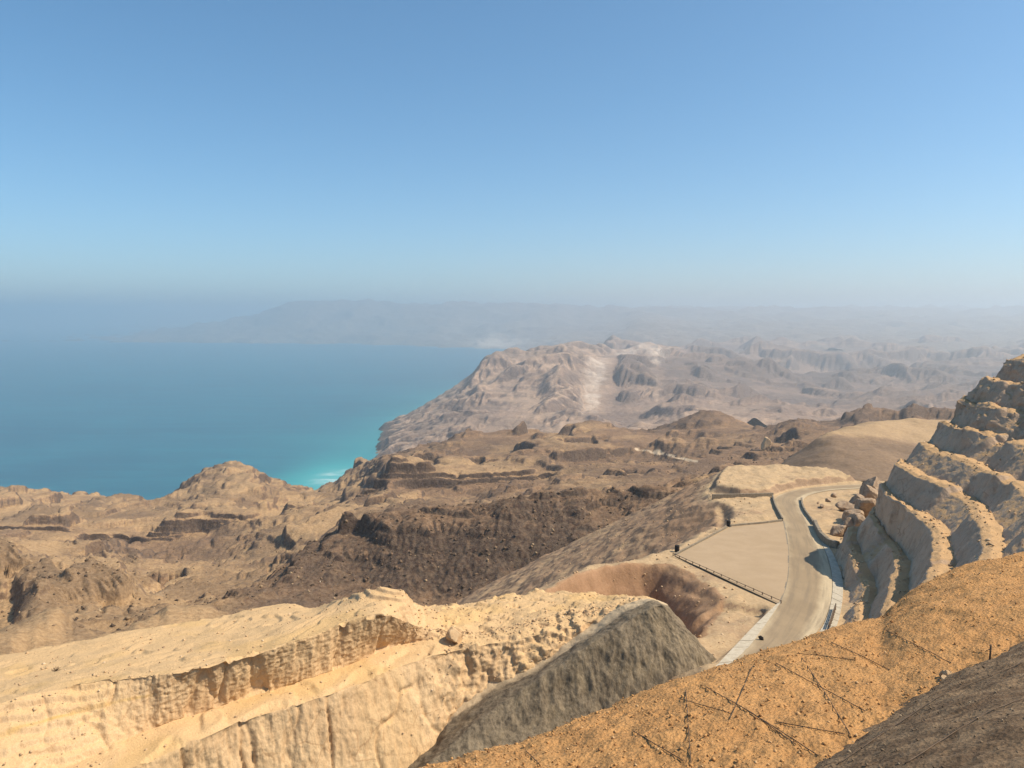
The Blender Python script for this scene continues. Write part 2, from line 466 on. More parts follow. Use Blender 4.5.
for a_, b_, near_ in [((636, 449), (660, 453.5), 0), ((660, 453.5), (680, 458), 0), ((680, 458), (697, 461.5), 0), ((104, 601), (113, 590), 1), ((113, 590), (121, 578), 1)]:
    t_ = np.clip(((hu - a_[0]) * (b_[0] - a_[0]) + (hvv - a_[1]) * (b_[1] - a_[1])) / ((b_[0] - a_[0]) ** 2 + (b_[1] - a_[1]) ** 2), 0, 1)
    ds_ = np.hypot(hu - a_[0] - t_ * (b_[0] - a_[0]), hvv - a_[1] - t_ * (b_[1] - a_[1]))
    if near_: tl = np.minimum(tl, ds_)
    else: tr = np.minimum(tr, ds_)
pale = np.maximum(pale, np.where((dd > 800) & (dd < 1500), 1.1 * np.exp(-(tr / 1.6) ** 2), 0))
pale = np.maximum(pale, np.where((dd > 360) & (dd < 720), 0.62 * np.exp(-(tl / 2.2) ** 2), 0))
hills = structure(grid_obj('hills', G, M['hill'], {'tone': tone, 'pale': pale * 0.8}), 'bare brown and sandy desert hills falling to the sea')

XH = np.linspace(-200, 1290, 860)
h0 = [(-260, 900, 2200), (300, 700, 2200), (330, 560, 2200), (350, 520, 2200), (380, 470, 2200), (420, 458, 2200), (480, 452, 2200), (560, 447, 2200), (640, 447, 2200), (720, 440, 2200), (1290, 440, 2200)]
h1 = [(-260, 700, 3000, 0), (330, 520, 3000, 0.1), (352, 487, 3000, 0.1), (365, 470, 3000, 0.1), (380, 456, 3000, 0.1), (420, 446, 3000, 0.1), (470, 443, 3000, 0.1), (560, 436, 3000, 0), (580, 436, 3000, 0, 0.3), (600, 436, 3000, 0.2, 0.2), (620, 430, 3000, 0.4), (700, 425, 3000, 0.4), (1290, 420, 3000, 0.2)]
h2 = [(-260, 600, 3700, 0), (350, 480, 3700, 0), (368, 452, 3700, 0), (376, 440, 3700, 0), (390, 430, 3700, 0), (420, 424, 3700, 0.1), (453, 420, 3700, 0.2), (500, 418, 3700, 0.25), (560, 405, 3700, 0), (578, 405, 3700, 0, 0.3), (588, 416, 3700, 0, 0.5), (596, 420, 3700, 0.1, 0.5), (604, 418, 3700, 0.3, 0.1), (618, 403, 3750, 0.7), (640, 396, 3900, 0.55), (655, 400, 4000, 0.3, 0.3), (668, 404, 4000, 0.7), (690, 398, 4200, 0.9), (720, 400, 4400, 0.8), (760, 396, 4600, 0.8), (800, 402, 4800, 0.8), (1290, 396, 4800, 0.7)]  # tone paints shaded faces right of the gully, pale the sunlit spur
h3 = [(-260, 560, 4500, 0), (360, 460, 4500, 0), (374, 428, 4500, 0), (380, 422, 4500, 0), (390, 418, 4500, 0), (426, 403, 4500, 0), (453, 395, 4500, 0), (470, 384, 4500, 0), (486, 374, 4500, 0), (499, 369, 4500, 0), (539, 364, 4500, 0.1), (570, 368, 4500, 0), (590, 382, 4500, 0, 0.5), (600, 388, 4500, 0, 0.6), (608, 390, 4500, 0.1, 0.4), (622, 376, 4700, 0.75), (640, 372, 4900, 0.55), (655, 379, 5000, 0.35, 0.4), (668, 382, 5100, 0.75), (700, 374, 5400, 0.85), (760, 378, 5800, 0.85), (830, 382, 6000, 0.85), (1290, 376, 6000, 0.75)]  # continues the painted shade and the painted sunlit spur
h4 = [(-260, 520, 6000, 0), (380, 440, 6000, 0), (426, 420, 6000, 0), (470, 398, 6000, 0), (486, 388, 6000, 0), (500, 377, 6000, 0), (539, 362, 6000, 0), (552, 360.5, 6000, 0), (579, 361, 6000, 0), (599, 360, 6000, 0, 0.1), (625, 369, 6000, 0.25, 0.55), (650, 366, 6000, 0.25, 0.6), (670, 362, 6000, 0.25, 0.4), (690, 360, 6800, 0.55), (760, 360, 7600, 0.55), (830, 364, 8000, 0.55), (1290, 360, 8000, 0.55)]
h5 = [(-260, 440, 8500, 0), (486, 405, 8500, 0), (530, 385, 8500, 0), (560, 372, 8500, 0), (585, 361, 8500, 0), (599, 356, 8500, 0), (625, 351, 8500, 0.25), (659, 348, 8500, 0.25), (690, 345, 9500, 0.55), (740, 349, 10500, 0.55), (800, 348, 11000, 0.55), (1290, 347, 11000, 0.55)]
h6 = [(-260, 420, 11000, 0), (560, 390, 11000, 0), (640, 372, 11500, 0), (800, 365, 13500, 0.3), (1290, 362, 13500, 0.3)]
hg = loft(rows_px([h0, h1, h2, h3, h4, h5, h6], XH), [16, 34, 50, 60, 44, 34, 10], ease=0.6) if False else loft(rows_px([h0, h1, h2, h3, h4, h5, h6], XH), [20, 50, 60, 50, 36, 12], ease=0.6)
G, tone, pale = hg[..., :3].copy(), hg[..., 3], hg[..., 4]
x, y = G[..., 0], G[..., 1]
z = G[..., 2] + terrain_noise(x, y, 0.17, 1500, lmax_frac=0.24, ridged=0.65, lmin_frac=0.022) * (0.18 + 0.82 * sstep(395, 500, px_of(G)))
nf = terrain_noise(x, y, 0.10, 1500, ridged=0.4, lmin_frac=0.006, lmax_frac=0.02)
G[..., 2] = z
z = erode(G, 40000, 50, 8, seed=5, maxdz=0.02)
z = nf + terrace(z, 30, 0.45 * sstep(-0.3, 0.3, fbm2(x, y, 1500, 3)), fbm2(x, y, 1200, 4))
zs = smooth_grid(z, 5)
z = zs + np.clip(z - zs, -0.004 * y, 0.0016 * y)
G[..., 2] = np.maximum(z, -12)
headland = structure(grid_obj('headland', G, M['head'], {'tone': tone, 'pale': pale}), 'pale pinkish rocky headland dropping into turquoise sea')

XF = np.linspace(-260, 1290, 700)
f0 = [(-260, 480, 9000), (540, 400, 9000), (600, 376, 9000), (700, 358, 9000), (1290, 352, 9000)]
f1 = [(-260, 420, 12000), (480, 375, 12000), (520, 361, 12000), (540, 354, 12000), (600, 349, 12000), (650, 340, 12000), (700, 342, 12000), (1290, 337, 12000)]
f2 = [(-260, 380, 15000), (300, 368, 15000), (440, 352, 15000), (480, 348.5, 15000, 0, .6), (530, 347, 15000, 0, .5), (560, 344, 15000), (610, 338, 15000), (645, 327, 15000), (700, 330, 15000), (1290, 328, 15000)]
f3 = [(-260, 355, 18000), (150, 346, 18000), (200, 343, 18000), (260, 341, 18000), (300, 338, 18000), (400, 335, 18000), (480, 333, 18000), (560, 330, 18000), (620, 324, 18000), (650, 320, 18000), (690, 321, 18000), (760, 322, 18000), (1290, 320, 18000)]
f4 = [(-260, 352, 22000), (110, 342, 22000), (150, 336, 22000), (200, 330, 22000), (240, 323, 22000), (262, 317, 22000), (285, 308, 22000), (320, 304.5, 22000), (400, 306.5, 22000), (470, 308, 22000), (530, 309, 22000), (600, 311, 22000), (640, 312, 22000), (700, 313, 22000), (1290, 313, 22000)]
f5 = [(-260, 345, 30000), (130, 338, 30000), (262, 330, 30000), (530, 313, 30000), (1290, 313, 30000)]
f6 = [(-260, 340, 40000), (530, 326, 40000), (1290, 325, 40000)]
hg = loft(rows_px([f0, f1, f2, f3, f4, f5, f6], XF), [12, 36, 36, 40, 12, 8], ease=0.5)
G, tone, pale = hg[..., :3].copy(), hg[..., 3], hg[..., 4]
x, y = G[..., 0], G[..., 1]
z = G[..., 2] + terrain_noise(x, y, 0.09, 4000, lmax_frac=0.12, ridged=0.8)
G[..., 2] = np.maximum(z, -12)
farm = structure(grid_obj('far_mountains', G, M['far'], {'tone': tone, 'pale': pale}), 'hazy blue mountains and plateau across the bay')

# ------------------------------------------------------------------ sea
def sea_mat():
    k = NT('sea_water')
    at = k.attr('shallow')
    big = k.noise(900, 5, 0.6, vec=k.map((0.35, 1.0, 1)))
    c = k.mix(k.ramp(big, 0.3, 0.7), (0.005, 0.085, 0.135), (0.009, 0.115, 0.17))
    wv = k.noise(140, 6, 0.7, vec=k.map((0.25, 1.0, 1), (0, 0, 0.3)))
    c = k.mix(k.ramp(wv, 0.42, 0.66, 0.0, 0.75), c, (0.014, 0.15, 0.20))
    c = k.mix(k.ramp(at, 0.0, 0.75), c, (0.03, 0.30, 0.31))
    c = k.mix(k.ramp(at, 0.6, 1.15), c, (0.09, 0.40, 0.40))
    foam = k.noise(60, 6, 0.65, vec=k.map((0.5, 1.0, 1)))
    ff = k.math('MULTIPLY', k.ramp(k.attr('surf'), 0.25, 1.1, 0.0, 0.55), k.ramp(foam, 0.42, 0.66))
    c = k.mix(ff, c, (0.7, 0.78, 0.76))
    k.bsdf.inputs['Specular IOR Level'].default_value = 0.3
    nb = k.bump(k.noise(30, 6, 0.65, vec=k.map((0.6, 1, 1))), 1.2, 0.6)
    return k.done(c, 0.35, nb)

ys = np.concatenate([np.geomspace(600, 1500, 20)[:-1], np.geomspace(1500, 6000, 160)[:-1], np.geomspace(6000, 60000, 40)])
us = np.linspace(-1.15, 1.15, 200)
Y, Uu = np.meshgrid(ys, us, indexing='ij')
G = np.stack([Y * Uu, Y, np.zeros_like(Y)], -1)
# water is shallow along the coast, which runs from the near cliffs to the headland's tip
coast = [PZ(300, 510, -600), PZ(345, 478, -600), PZ(368, 448, -600), PZ(376, 441, -600), PZ(430, 408, -600), PZ(490, 385, -600)]
def seg_dist(x, y, pts):
    best = np.full_like(x, 1e9)
    for a, b in zip(pts[:-1], pts[1:]):
        ab = b[:2] - a[:2]
        t = np.clip(((x - a[0]) * ab[0] + (y - a[1]) * ab[1]) / (ab @ ab), 0, 1)
        best = np.minimum(best, np.hypot(x - a[0] - t * ab[0], y - a[1] - t * ab[1]))
    return best
dc = seg_dist(G[..., 0], G[..., 1], coast)
wob = 1 + 0.35 * fbm2(G[..., 0], G[..., 1], 400, 3)
bc = PZ(338, 476, -600)
db = np.hypot((G[..., 0] - bc[0]) / 1.0, (G[..., 1] - bc[1]) / 1.3)
shallow = 0.45 * np.exp(-dc / (420 * wob)) + 0.6 * np.exp(-(db / (190 * wob)) ** 2)
surf = np.exp(-(db / (120 * wob)) ** 2) + 0.5 * np.exp(-dc / 25)
sea = structure(grid_obj('sea', G, sea_mat(), {'shallow': shallow, 'surf': surf}), 'calm turquoise and blue sea')

# ------------------------------------------------------------------ near ground: materials
def cut_mat(name, main, alt, dark, lam=3.0, flute=0.0, bump=0.08, top=None, yellow=None):
    k = NT(name)
    v = k.map((1, 1, 0.35 if flute else 1))
    a = k.noise(lam * 2.5, 6, 0.6, dist=0.5)
    b = k.noise(lam * 0.35, 8, 0.7, vec=v)
    c = k.mix(k.ramp(a, 0.35, 0.65), main, alt)
    c = k.mix(k.ramp(b, 0.30, 0.52, 0.75, 0.0), c, dark)
    if top:
        c = k.mix(k.ramp(k.math('ADD', k.up(), k.math('MULTIPLY', k.math('SUBTRACT', b, 0.5), 0.5)), 0.66, 0.88), c, top)
    if yellow:
        c = k.mix(k.attr('tone'), c, yellow)
    sp = k.noise(lam * 0.06, 3, 0.7)
    c = k.mix(k.ramp(sp, 0.35, 0.65), k.mix(0.35, c, dark), c)
    if flute:
        wp = k.t.nodes.new('ShaderNodeVectorMath'); wp.operation = 'ADD'
        nc = k.t.nodes.new('ShaderNodeTexNoise'); nc.inputs['Scale'].default_value = 0.4; nc.inputs['Detail'].default_value = 5
        k.lk(k.tc, nc.inputs['Vector']); k.lk(k.tc, wp.inputs[0]); k.lk(nc.outputs['Color'], wp.inputs[1])
        ed = k.voro(3.6, 'DISTANCE_TO_EDGE', vec=wp.outputs[0])
        jm = k.math('MULTIPLY', k.ramp(ed, 0.0, 0.035, 1.0, 0.0), k.ramp(k.up(), 0.3, 0.7, 0.85, 0.0))
        jm = k.math('MULTIPLY', jm, k.ramp(k.noise(6, 3, 0.5), 0.45, 0.6))
        c = k.mix(jm, c, dark)
    nb = k.bump(b, bump * 3)
    nb = k.bump(k.voro(lam * 0.09), bump * 0.5, 0.7, nb)
    return k.done(c, 0.95, nb)

M['bench'] = cut_mat('cut_limestone', (0.62, 0.44, 0.255), (0.57, 0.39, 0.22), (0.40, 0.25, 0.13), 3.0, 1, 0.07, top=(0.60, 0.41, 0.215), yellow=(0.52, 0.32, 0.07))
M['wall'] = cut_mat('terraced_rock', (0.56, 0.415, 0.29), (0.48, 0.345, 0.235), (0.30, 0.20, 0.13), 3.0, 1, 0.07, top=(0.50, 0.32, 0.16))
M['plat'] = terrain_mat('roadside_fill', (0.47, 0.33, 0.185), (0.33, 0.215, 0.13), (0.21, 0.135, 0.085), (0.56, 0.45, 0.30), 5, slope=(0.70, 0.9), bump=0.12)

def shotcrete_mat():
    k = NT('grey_shotcrete')
    v = k.map((1, 1, 0.07))
    a = k.noise(1.1, 6, 0.65, vec=v, dist=0.2)
    b = k.noise(6.0, 4, 0.6)
    c = k.mix(k.ramp(a, 0.32, 0.68), (0.07, 0.054, 0.038), (0.215, 0.168, 0.112))
    c = k.mix(k.ramp(b, 0.45, 0.7, 0, 0.6), c, (0.30, 0.23, 0.14))
    a2 = k.noise(0.32, 5, 0.7, vec=k.map((1, 1, 0.05)))
    c = k.mix(k.ramp(a2, 0.35, 0.65, 0.0, 0.45), c, (0.27, 0.215, 0.148))
    c = k.mix(k.ramp(a2, 0.55, 0.3, 0.0, 0.5), c, (0.06, 0.047, 0.034))
    c = k.mix(k.attr('tone'), c, (0.50, 0.38, 0.24))
    nb = k.bump(a, 0.25)
    nb = k.bump(k.noise(0.25, 5, 0.7), 0.04, 1, nb)
    return k.done(c, 0.9, nb)

def gravel_mat(name, base, alt, dark, pale, lam):
    k = NT(name)
    a = k.noise(lam * 14, 6, 0.65, dist=0.4)
    b = k.noise(lam * 2, 8, 0.75)
    s = k.voro(lam)
    c = k.mix(k.ramp(a, 0.35, 0.65), base, alt)
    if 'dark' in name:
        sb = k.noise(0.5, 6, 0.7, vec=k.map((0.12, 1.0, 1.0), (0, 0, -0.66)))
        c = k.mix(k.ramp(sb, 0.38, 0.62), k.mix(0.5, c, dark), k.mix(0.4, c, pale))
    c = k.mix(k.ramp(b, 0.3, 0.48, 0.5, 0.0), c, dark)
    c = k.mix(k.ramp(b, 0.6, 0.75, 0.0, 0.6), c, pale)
    nb = k.bump(b, lam * 0.9)
    nb = k.bump(s, lam * 0.5, 0.8, nb)
    return k.done(c, 0.95, nb)

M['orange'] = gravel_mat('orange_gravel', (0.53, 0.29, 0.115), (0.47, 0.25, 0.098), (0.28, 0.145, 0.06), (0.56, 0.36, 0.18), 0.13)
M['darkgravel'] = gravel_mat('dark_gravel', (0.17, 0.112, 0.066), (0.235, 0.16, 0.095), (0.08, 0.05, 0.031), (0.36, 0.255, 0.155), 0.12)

# ------------------------------------------------------------------ roadside platform (fill, pad shelf, knoll)
RZ_PY = [470, 484, 490, 500, 530, 560, 600, 650, 700, 800]
RZ_Z = [-60.5, -60.0, -59.5, -57.5, -54.0, -51.5, -48.5, -45.0, -43.5, -42.0]
def rz(py): return float(np.interp(py, RZ_PY, RZ_Z))
def onroad(px, py, dz=0.0):
    p = PZ(px, py, rz(py)); return p + np.array([0, 0, dz])
_ty = [onroad(600, q)[1] for q in np.linspace(470, 800, 60)][::-1]
_tz = [rz(q) for q in np.linspace(470, 800, 60)][::-1]
def zroad(y): return CAM_H + np.interp(y, _ty, _tz)

def poly_sd(x, y, poly):
    """signed distance to a polygon, negative inside"""
    inside = np.zeros(x.shape, bool); best = np.full(x.shape, 1e9)
    n = len(poly)
    for i in range(n):
        x1, y1 = poly[i]; x2, y2 = poly[(i + 1) % n]
        c = ((y1 > y) != (y2 > y)) & (x < (x2 - x1) * (y - y1) / (y2 - y1 + 1e-12) + x1)
        inside ^= c
        ex, ey = x2 - x1, y2 - y1
        t = np.clip(((x - x1) * ex + (y - y1) * ey) / (ex * ex + ey * ey), 0, 1)
        best = np.minimum(best, np.hypot(x - x1 - t * ex, y - y1 - t * ey))
    return np.where(inside, -best, best)

def wpoly(pix): return [tuple(onroad(a, b)[:2]) for a, b in pix]

plat_poly = wpoly([(640, 800), (700, 705), (714, 672), (706, 650), (690, 628), (672, 609), (722, 598), (704, 584), (690, 574), (668, 564.5), (640, 563), (606, 566), (580, 574), (560, 584), (548, 590), (570, 576), (600, 564), (650, 558), (666, 552), (700, 536), (722, 524), (738, 516), (735, 505), (714, 499), (707, 492), (713, 481), (722, 471.5), (770, 470), (830, 473), (862, 481), (950, 481), (1500, 481), (1500, 800)])
scoop = wpoly([(500, 660), (530, 600), (548, 590), (560, 584), (580, 574), (606, 566), (640, 563), (668, 564.5), (690, 574), (704, 584), (722, 598), (700, 625), (640, 670)])
knoll = wpoly([(708, 492), (713, 481), (722, 471.5), (770, 470), (830, 473), (858, 482), (835, 483.5), (800, 487.5), (782, 491.5), (773, 496), (740, 496.5)])
hollow = wpoly([(716, 502), (729, 503), (733, 523), (722, 527), (700, 538), (690, 543), (705, 528), (716, 515)])
nook = wpoly([(655, 612), (722, 600), (768, 606), (760, 622), (742, 640), (712, 664), (690, 660), (660, 640)])

gx = np.linspace(-40, 150, 350); gy = np.linspace(84, 345, 410)
Yg, Xg = np.meshgrid(gy, gx, indexing='ij')
wob = fbm2(Xg, Yg, 9, 4) * 0.9
sdp = poly_sd(Xg, Yg, plat_poly) + wob
sds = poly_sd(Xg, Yg, scoop) + wob * 0.5
z = zroad(Yg) - 0.12
fall = np.maximum(0, sdp - 0.4)
z = z - 0.60 * np.minimum(fall, 220)
z = np.where(sds < 0, np.minimum(z, zroad(Yg) - 0.3 - np.minimum((2.1 - 1.35 * sstep(22, 33, Xg)) * -sds + 0.35 * fbm2(Xg + Yg * .3, Yg * 0.2, 2.2, 3, 0.6) * sstep(0, 1.5, -sds), 11 - 0.3 * fbm2(Xg, Yg, 3, 3))), z)
sdk = poly_sd(Xg, Yg, knoll) + wob * 0.5
kh = 2.6 + 0.5 * fbm2(Xg, Yg, 14, 4)
z = np.where(sdk < 0, z + np.minimum(-sdk * 1.1, kh), z)
sdh = poly_sd(Xg, Yg, hollow) + wob * 0.4
z = np.where(sdh < 0, z - np.minimum(-sdh * 0.5, 1.2), z)
sdn = poly_sd(Xg, Yg, nook) + wob * 0.3
z = np.where(sdn < 0, z - np.minimum(-sdn * 1.2, 1.3), z)

ROAD_L = [(600, 770), (640, 735), (690, 695), (715, 675), (745, 650), (765, 625), (778, 604), (785, 585), (788, 560), (786, 535), (783, 520), (777, 510), (774, 500), (781, 494.5), (800, 489.5), (830, 486), (862, 484.5), (900, 483)]
ROAD_R = [(690, 770), (722, 735), (770, 690), (795, 660), (812, 638), (822, 625), (830, 605), (832, 580), (828, 560), (820, 540), (812, 524), (806, 512), (803, 502), (806, 497), (815, 493.5), (832, 490.5), (862, 488.5), (900, 487)]
PAD = [(675, 556), (733, 526), (783, 521), (786, 535), (788, 560), (785, 585), (778, 604)]
road_poly = wpoly(ROAD_L + ROAD_R[::-1]); pad_poly = wpoly(PAD)
sdr = np.minimum(poly_sd(Xg, Yg, road_poly), poly_sd(Xg, Yg, pad_poly))
rough = sstep(0.3, 4.0, sdr)
z = z + rough * (fbm2(Xg, Yg, 6, 6, 0.6) * 0.5 + sstep(0.5, 6, sdp) * fbm2(Xg * 0.8 + Yg * 0.6, (Yg * 0.8 - Xg * 0.6) * 0.18, 7, 5, 0.55, True) * 0.22)
z = np.where(sdr < 0.6, np.minimum(z, zroad(Yg) - 0.12), z)
tone = sstep(-3, 12, sdp) * 0.30 + 0.45 * sstep(0.2, 2.5, sdp) * (1 - sstep(8, 22, sdp)) * (Yg > 172) + 0.25 * fbm2(Xg, Yg, 11, 4) - np.where(sdh < 0, 0.5, 0)
tone = np.clip(tone, 0, 1)
red = np.where(sds < 0.8, 0.75, 0) + 0.35 * sstep(1, 8, sdp)
pale = np.where(sdk < 0, 0.18, 0) + 0.0 * z
G = np.stack([Xg, Yg, z], -1)
plat = structure(grid_obj('roadside_ground', G, M['plat'], {'tone': tone, 'pale': pale, 'red': red}), 'bulldozed sandy fill around the road and parking pad')

# ------------------------------------------------------------------ left cut benches and plateau
XL = np.linspace(-170, 690, 740)
def zrow(pts, zz): return [(a, b, float(PZ(a, b, zz)[1])) for a, b in pts]
L0 = zrow([(-170, 1050), (0, 960), (134, 900), (200, 855), (246, 838), (352, 800), (417, 775)], -57) + [(470, 730, 98), (540, 690, 100), (600, 650, 103), (640, 630, 105), (662, 660, 105), (690, 740, 105)]
L1 = zrow([(-170, 905), (0, 826), (134, 768), (200, 739), (246, 719), (300, 703), (352, 686), (417, 660)], -45) + [(470, 648, 102), (540, 634, 104), (600, 619, 105.5), (640, 603, 106.5), (662, 618, 106.5), (690, 700, 106.5)]
L2 = zrow([(-170, 875), (0, 797), (63, 768), (140, 733), (225, 704), (316, 676), (360, 660), (384, 650)], -44.6) + [(417, 642, 103.2), (470, 638, 104), (540, 626, 106), (600, 612, 107), (640, 601, 107.5), (662, 614, 107.5), (690, 700, 107.5)]
L3 = [p + (q,) for p, q in zip(zrow([(-170, 740), (0, 703), (60, 688), (123, 677), (183, 671), (246, 655), (302, 639), (345, 624), (384, 615)], -38.8), [.3, .5, .6, .5, .2, .05, 0, 0, 0])] + [(411, 624, 102, 0), (428, 628, 104.4, 0), (470, 630, 106, 0), (540, 618, 108, 0), (600, 606, 109, 0), (640, 599.5, 109, 0), (662, 611, 109, 0), (690, 700, 109, 0)]
L4 = [(-170, 708, 90), (0, 680, 92, .1), (148, 655, 95, .15), (200, 646, 97, .1), (292, 622, 102), (345, 608, 102), (384, 600, 103), (405, 603, 103, .2), (418, 613, 107), (470, 616, 112), (520, 611, 114), (560, 608, 114), (595, 603, 114), (645, 599.8, 112), (662, 608, 112), (690, 690, 112)]
L5 = [(-170, 675, 108), (0, 655, 108, .15), (70, 643, 110), (148, 627, 114), (211, 618, 117), (292, 604, 121), (311, 609, 118), (330, 603, 112), (352, 595, 107), (379, 588, 105), (403, 591, 105, .35), (414, 602, 110, .2), (425, 606, 116), (460, 604, 122), (497, 596, 126), (546, 593, 127), (595, 595, 124), (645, 598, 116), (662, 606, 115), (690, 690, 114)]
L6 = [(-170, 880, 150), (300, 850, 150), (640, 760, 140), (690, 760, 140)]
hg = loft(rows_px([L0, L1, L2, L3, L4, L5, L6], XL), [70, 16, 80, 34, 50, 20])
G, tone = hg[..., :3].copy(), hg[..., 3]
N = gnormals(G)
if N[60, 300, 1] > 0: N = -N
steepm = smooth_grid(1 - np.abs(N[..., 2]), 6)
x, y, zz = G[..., 0], G[..., 1], G[..., 2]
zrel = zz - CAM_H
flutes = fbm3(x, y, zz * 0.14, 0.9, 3, 0.65)
chunk = fbm3(x + 40, y, zz * 0.7, 5.0, 4, 0.5)
crack = 1 - np.abs(fbm3(x, y + 70, zz * 0.25, 8.0, 3, 0.5)) * 7
pick = fbm3(x, y, zz, 0.45, 2, 0.5)
kx = px_of(G)
rub = sstep(400, 470, kx) * sstep(0.1, 0.4, steepm + 0.25)
disp = steepm * (0.24 * flutes + 0.34 * chunk - 0.75 * np.maximum(crack, 0) ** 2 + 0.13 * pick)
disp += rub * (0.7 * fbm3(x, y, zz, 2.6, 4, 0.6))
disp += (1 - steepm) * (0.32 * fbm3(x, y, zz, 9, 5, 0.5) + 0.05 * fbm3(x, y, zz, 1.0, 3, 0.5))
# slabby steps on the plateau
G += N * np.sign(N[..., 2:3] + 1e-6) * disp[..., None] if False else N * disp[..., None]
G[..., 2] = np.where((1 - steepm) > 0.5, terrace(G[..., 2], 0.9, 0.5, fbm2(x, y, 12, 3) * 1.5), G[..., 2])
vfrac = np.arange(G.shape[0])[:, None] / (G.shape[0] - 1.0)
rowa = (70 + 16 + 80 * (0.62 + 0.10 * n2(x * 0.05, y * 0.05))) / (G.shape[0] - 1.0)
tone = np.exp(-((vfrac - rowa) / 0.008) ** 2) * (1 - sstep(110, 200, kx)) * (0.35 + 0.5 * np.clip(fbm2(x, y, 3, 3), -0.7, 1)) + 0.22 * sstep(0.1, 0.5, fbm2(x, y, 14, 3)) * (1 - steepm)
CG = G; ctone = np.clip(tone, 0, 1) + 0 * G[..., 0]

# ------------------------------------------------------------------ shotcrete bank
def rows_s(rows, n):
    """3-D polylines of equal point counts resampled along their own index"""
    out = []
    for r in rows:
        p = np.stack([P(*q) for q in r]); k = np.arange(len(r), dtype=float)
        s = np.linspace(0, len(r) - 1, n)
        out.append(np.stack([pchip(k, p[:, j], s) for j in range(3)], 1))
    return out
b0 = [(380, 790, 91.5), (425, 748, 95), (466, 709, 98), (540, 668, 100.5), (600, 630, 102), (632, 609, 103.5), (650, 602, 104), (668, 606, 104.5)]
b1 = [(410, 780, 87.5), (450, 745, 90.5), (500, 706, 94.5), (562, 664, 97.5), (615, 630, 100), (645, 611, 101.5), (661, 606, 102), (678, 616, 103)]
bm = [(418, 790, 86), (470, 764, 89), (530, 728, 93), (590, 690, 96), (640, 655, 98), (670, 634, 100), (687, 634, 101), (698, 642, 102)]
b2 = [(428, 806, 85), (490, 795, 86), (550, 775, 89), (610, 748, 92), (655, 718, 94), (692, 693, 96), (710, 672, 99), (716, 660, 102)]
bb = [(352, 778, 95), (400, 738, 99), (446, 700, 101), (528, 660, 103.5), (592, 623, 105.5), (628, 603, 106.5), (648, 600, 106.5), (664, 604, 106)]
G = loft(rows_s([bb, b0, b1, bm, b2], 320), [14, 30, 56, 56], ease=0.3)
N = gnormals(G)
if N[60, 100, 1] > 0: N = -N
x, y, zz = G[..., 0], G[..., 1], G[..., 2]
steepm = smooth_grid(1 - np.abs(N[..., 2]), 4)
G += N * (0.40 * fbm3(x, y, zz * 0.10, 1.5, 4, 0.55) * (0.3 + steepm) + 0.35 * fbm3(x, y, zz * 0.4, 4.5, 3, 0.5))[..., None]
led = 1 - sstep(9, 17, np.arange(G.shape[0])[:, None] + 5 * fbm2(x, y, 3, 3))
berm = grid_obj('shotcrete_bank', G, shotcrete_mat(), {'tone': led + 0 * x})
tag(berm, 'grey streaked shotcrete bank sloping down from its ridge beside the road', 'bank')

# ------------------------------------------------------------------ orange slope under the camera and dark slope above it
XO = np.linspace(330, 1200, 500)
crest = [(330, 815, 25), (480, 761, 30), (520, 749, 31), (605, 714, 34), (705, 675, 38), (800, 641, 42), (840, 629, 43.3), (862, 623, 44), (880, 619, 45), (893, 608, 46.2), (920, 589, 48), (976, 567, 50), (1024, 556, 51), (1200, 505, 55)]
o0 = [(330, 1150, 9), (1200, 960, 9)]
o1 = [(330, 850, 20), (700, 792, 20), (1000, 735, 22), (1200, 690, 22)]
o3 = [(a, HOR + 44 / (c + 8) * FOC, c + 8) for a, b, c in crest]
hg = loft(rows_px([o0, o1, crest, o3], XO), [90, 190, 20], ease=0.35)
G = hg[..., :3].copy()
x, y, zz = G[..., 0], G[..., 1], G[..., 2]
G[..., 2] += fbm2(x, y, 9, 4, 0.5) * 0.28 + fbm2(x, y, 1.3, 5, 0.62) * 0.12
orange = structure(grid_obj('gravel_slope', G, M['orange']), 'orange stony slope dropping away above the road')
OG = G
bnd = [(815, 768, 20), (895, 715, 24), (945, 682, 27), (1024, 643, 30.5), (1160, 590, 34)]
bp = np.stack([P(*q) for q in bnd])
along = np.array([0.80, 0.60, 0]); perp = np.array([0.62, -0.78, 0.0])
nA, nS = 260, 170
ya = np.linspace(12, 42, nA)
bx = pchip(bp[:, 1], bp[:, 0], ya); bz = pchip(bp[:, 1], bp[:, 2], ya)
bx += np.where(ya < bp[0, 1], (ya - bp[0, 1]) * 1.2, 0) + np.where(ya > bp[-1, 1], (ya - bp[-1, 1]) * 1.2, 0)
Sv = np.linspace(-2.0, 15.0, nS)
Sg, Ag = np.meshgrid(Sv, np.arange(nA), indexing='ij')
G = np.stack([bx[Ag] + perp[0] * Sg, ya[Ag] + perp[1] * Sg, bz[Ag] + 0.10 + 0.56 * Sg - 0.6 * sstep(0.6, -2, Sg) - 0.012 * np.maximum(Sg, 0) ** 2], -1)
x, y = G[..., 0], G[..., 1]
G[..., 2] += fbm2(x, y, 5, 4, 0.5) * 0.22 + fbm2(x, y, 0.7, 5, 0.62) * 0.07
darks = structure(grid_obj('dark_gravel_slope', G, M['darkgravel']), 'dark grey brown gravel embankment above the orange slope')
DG = G

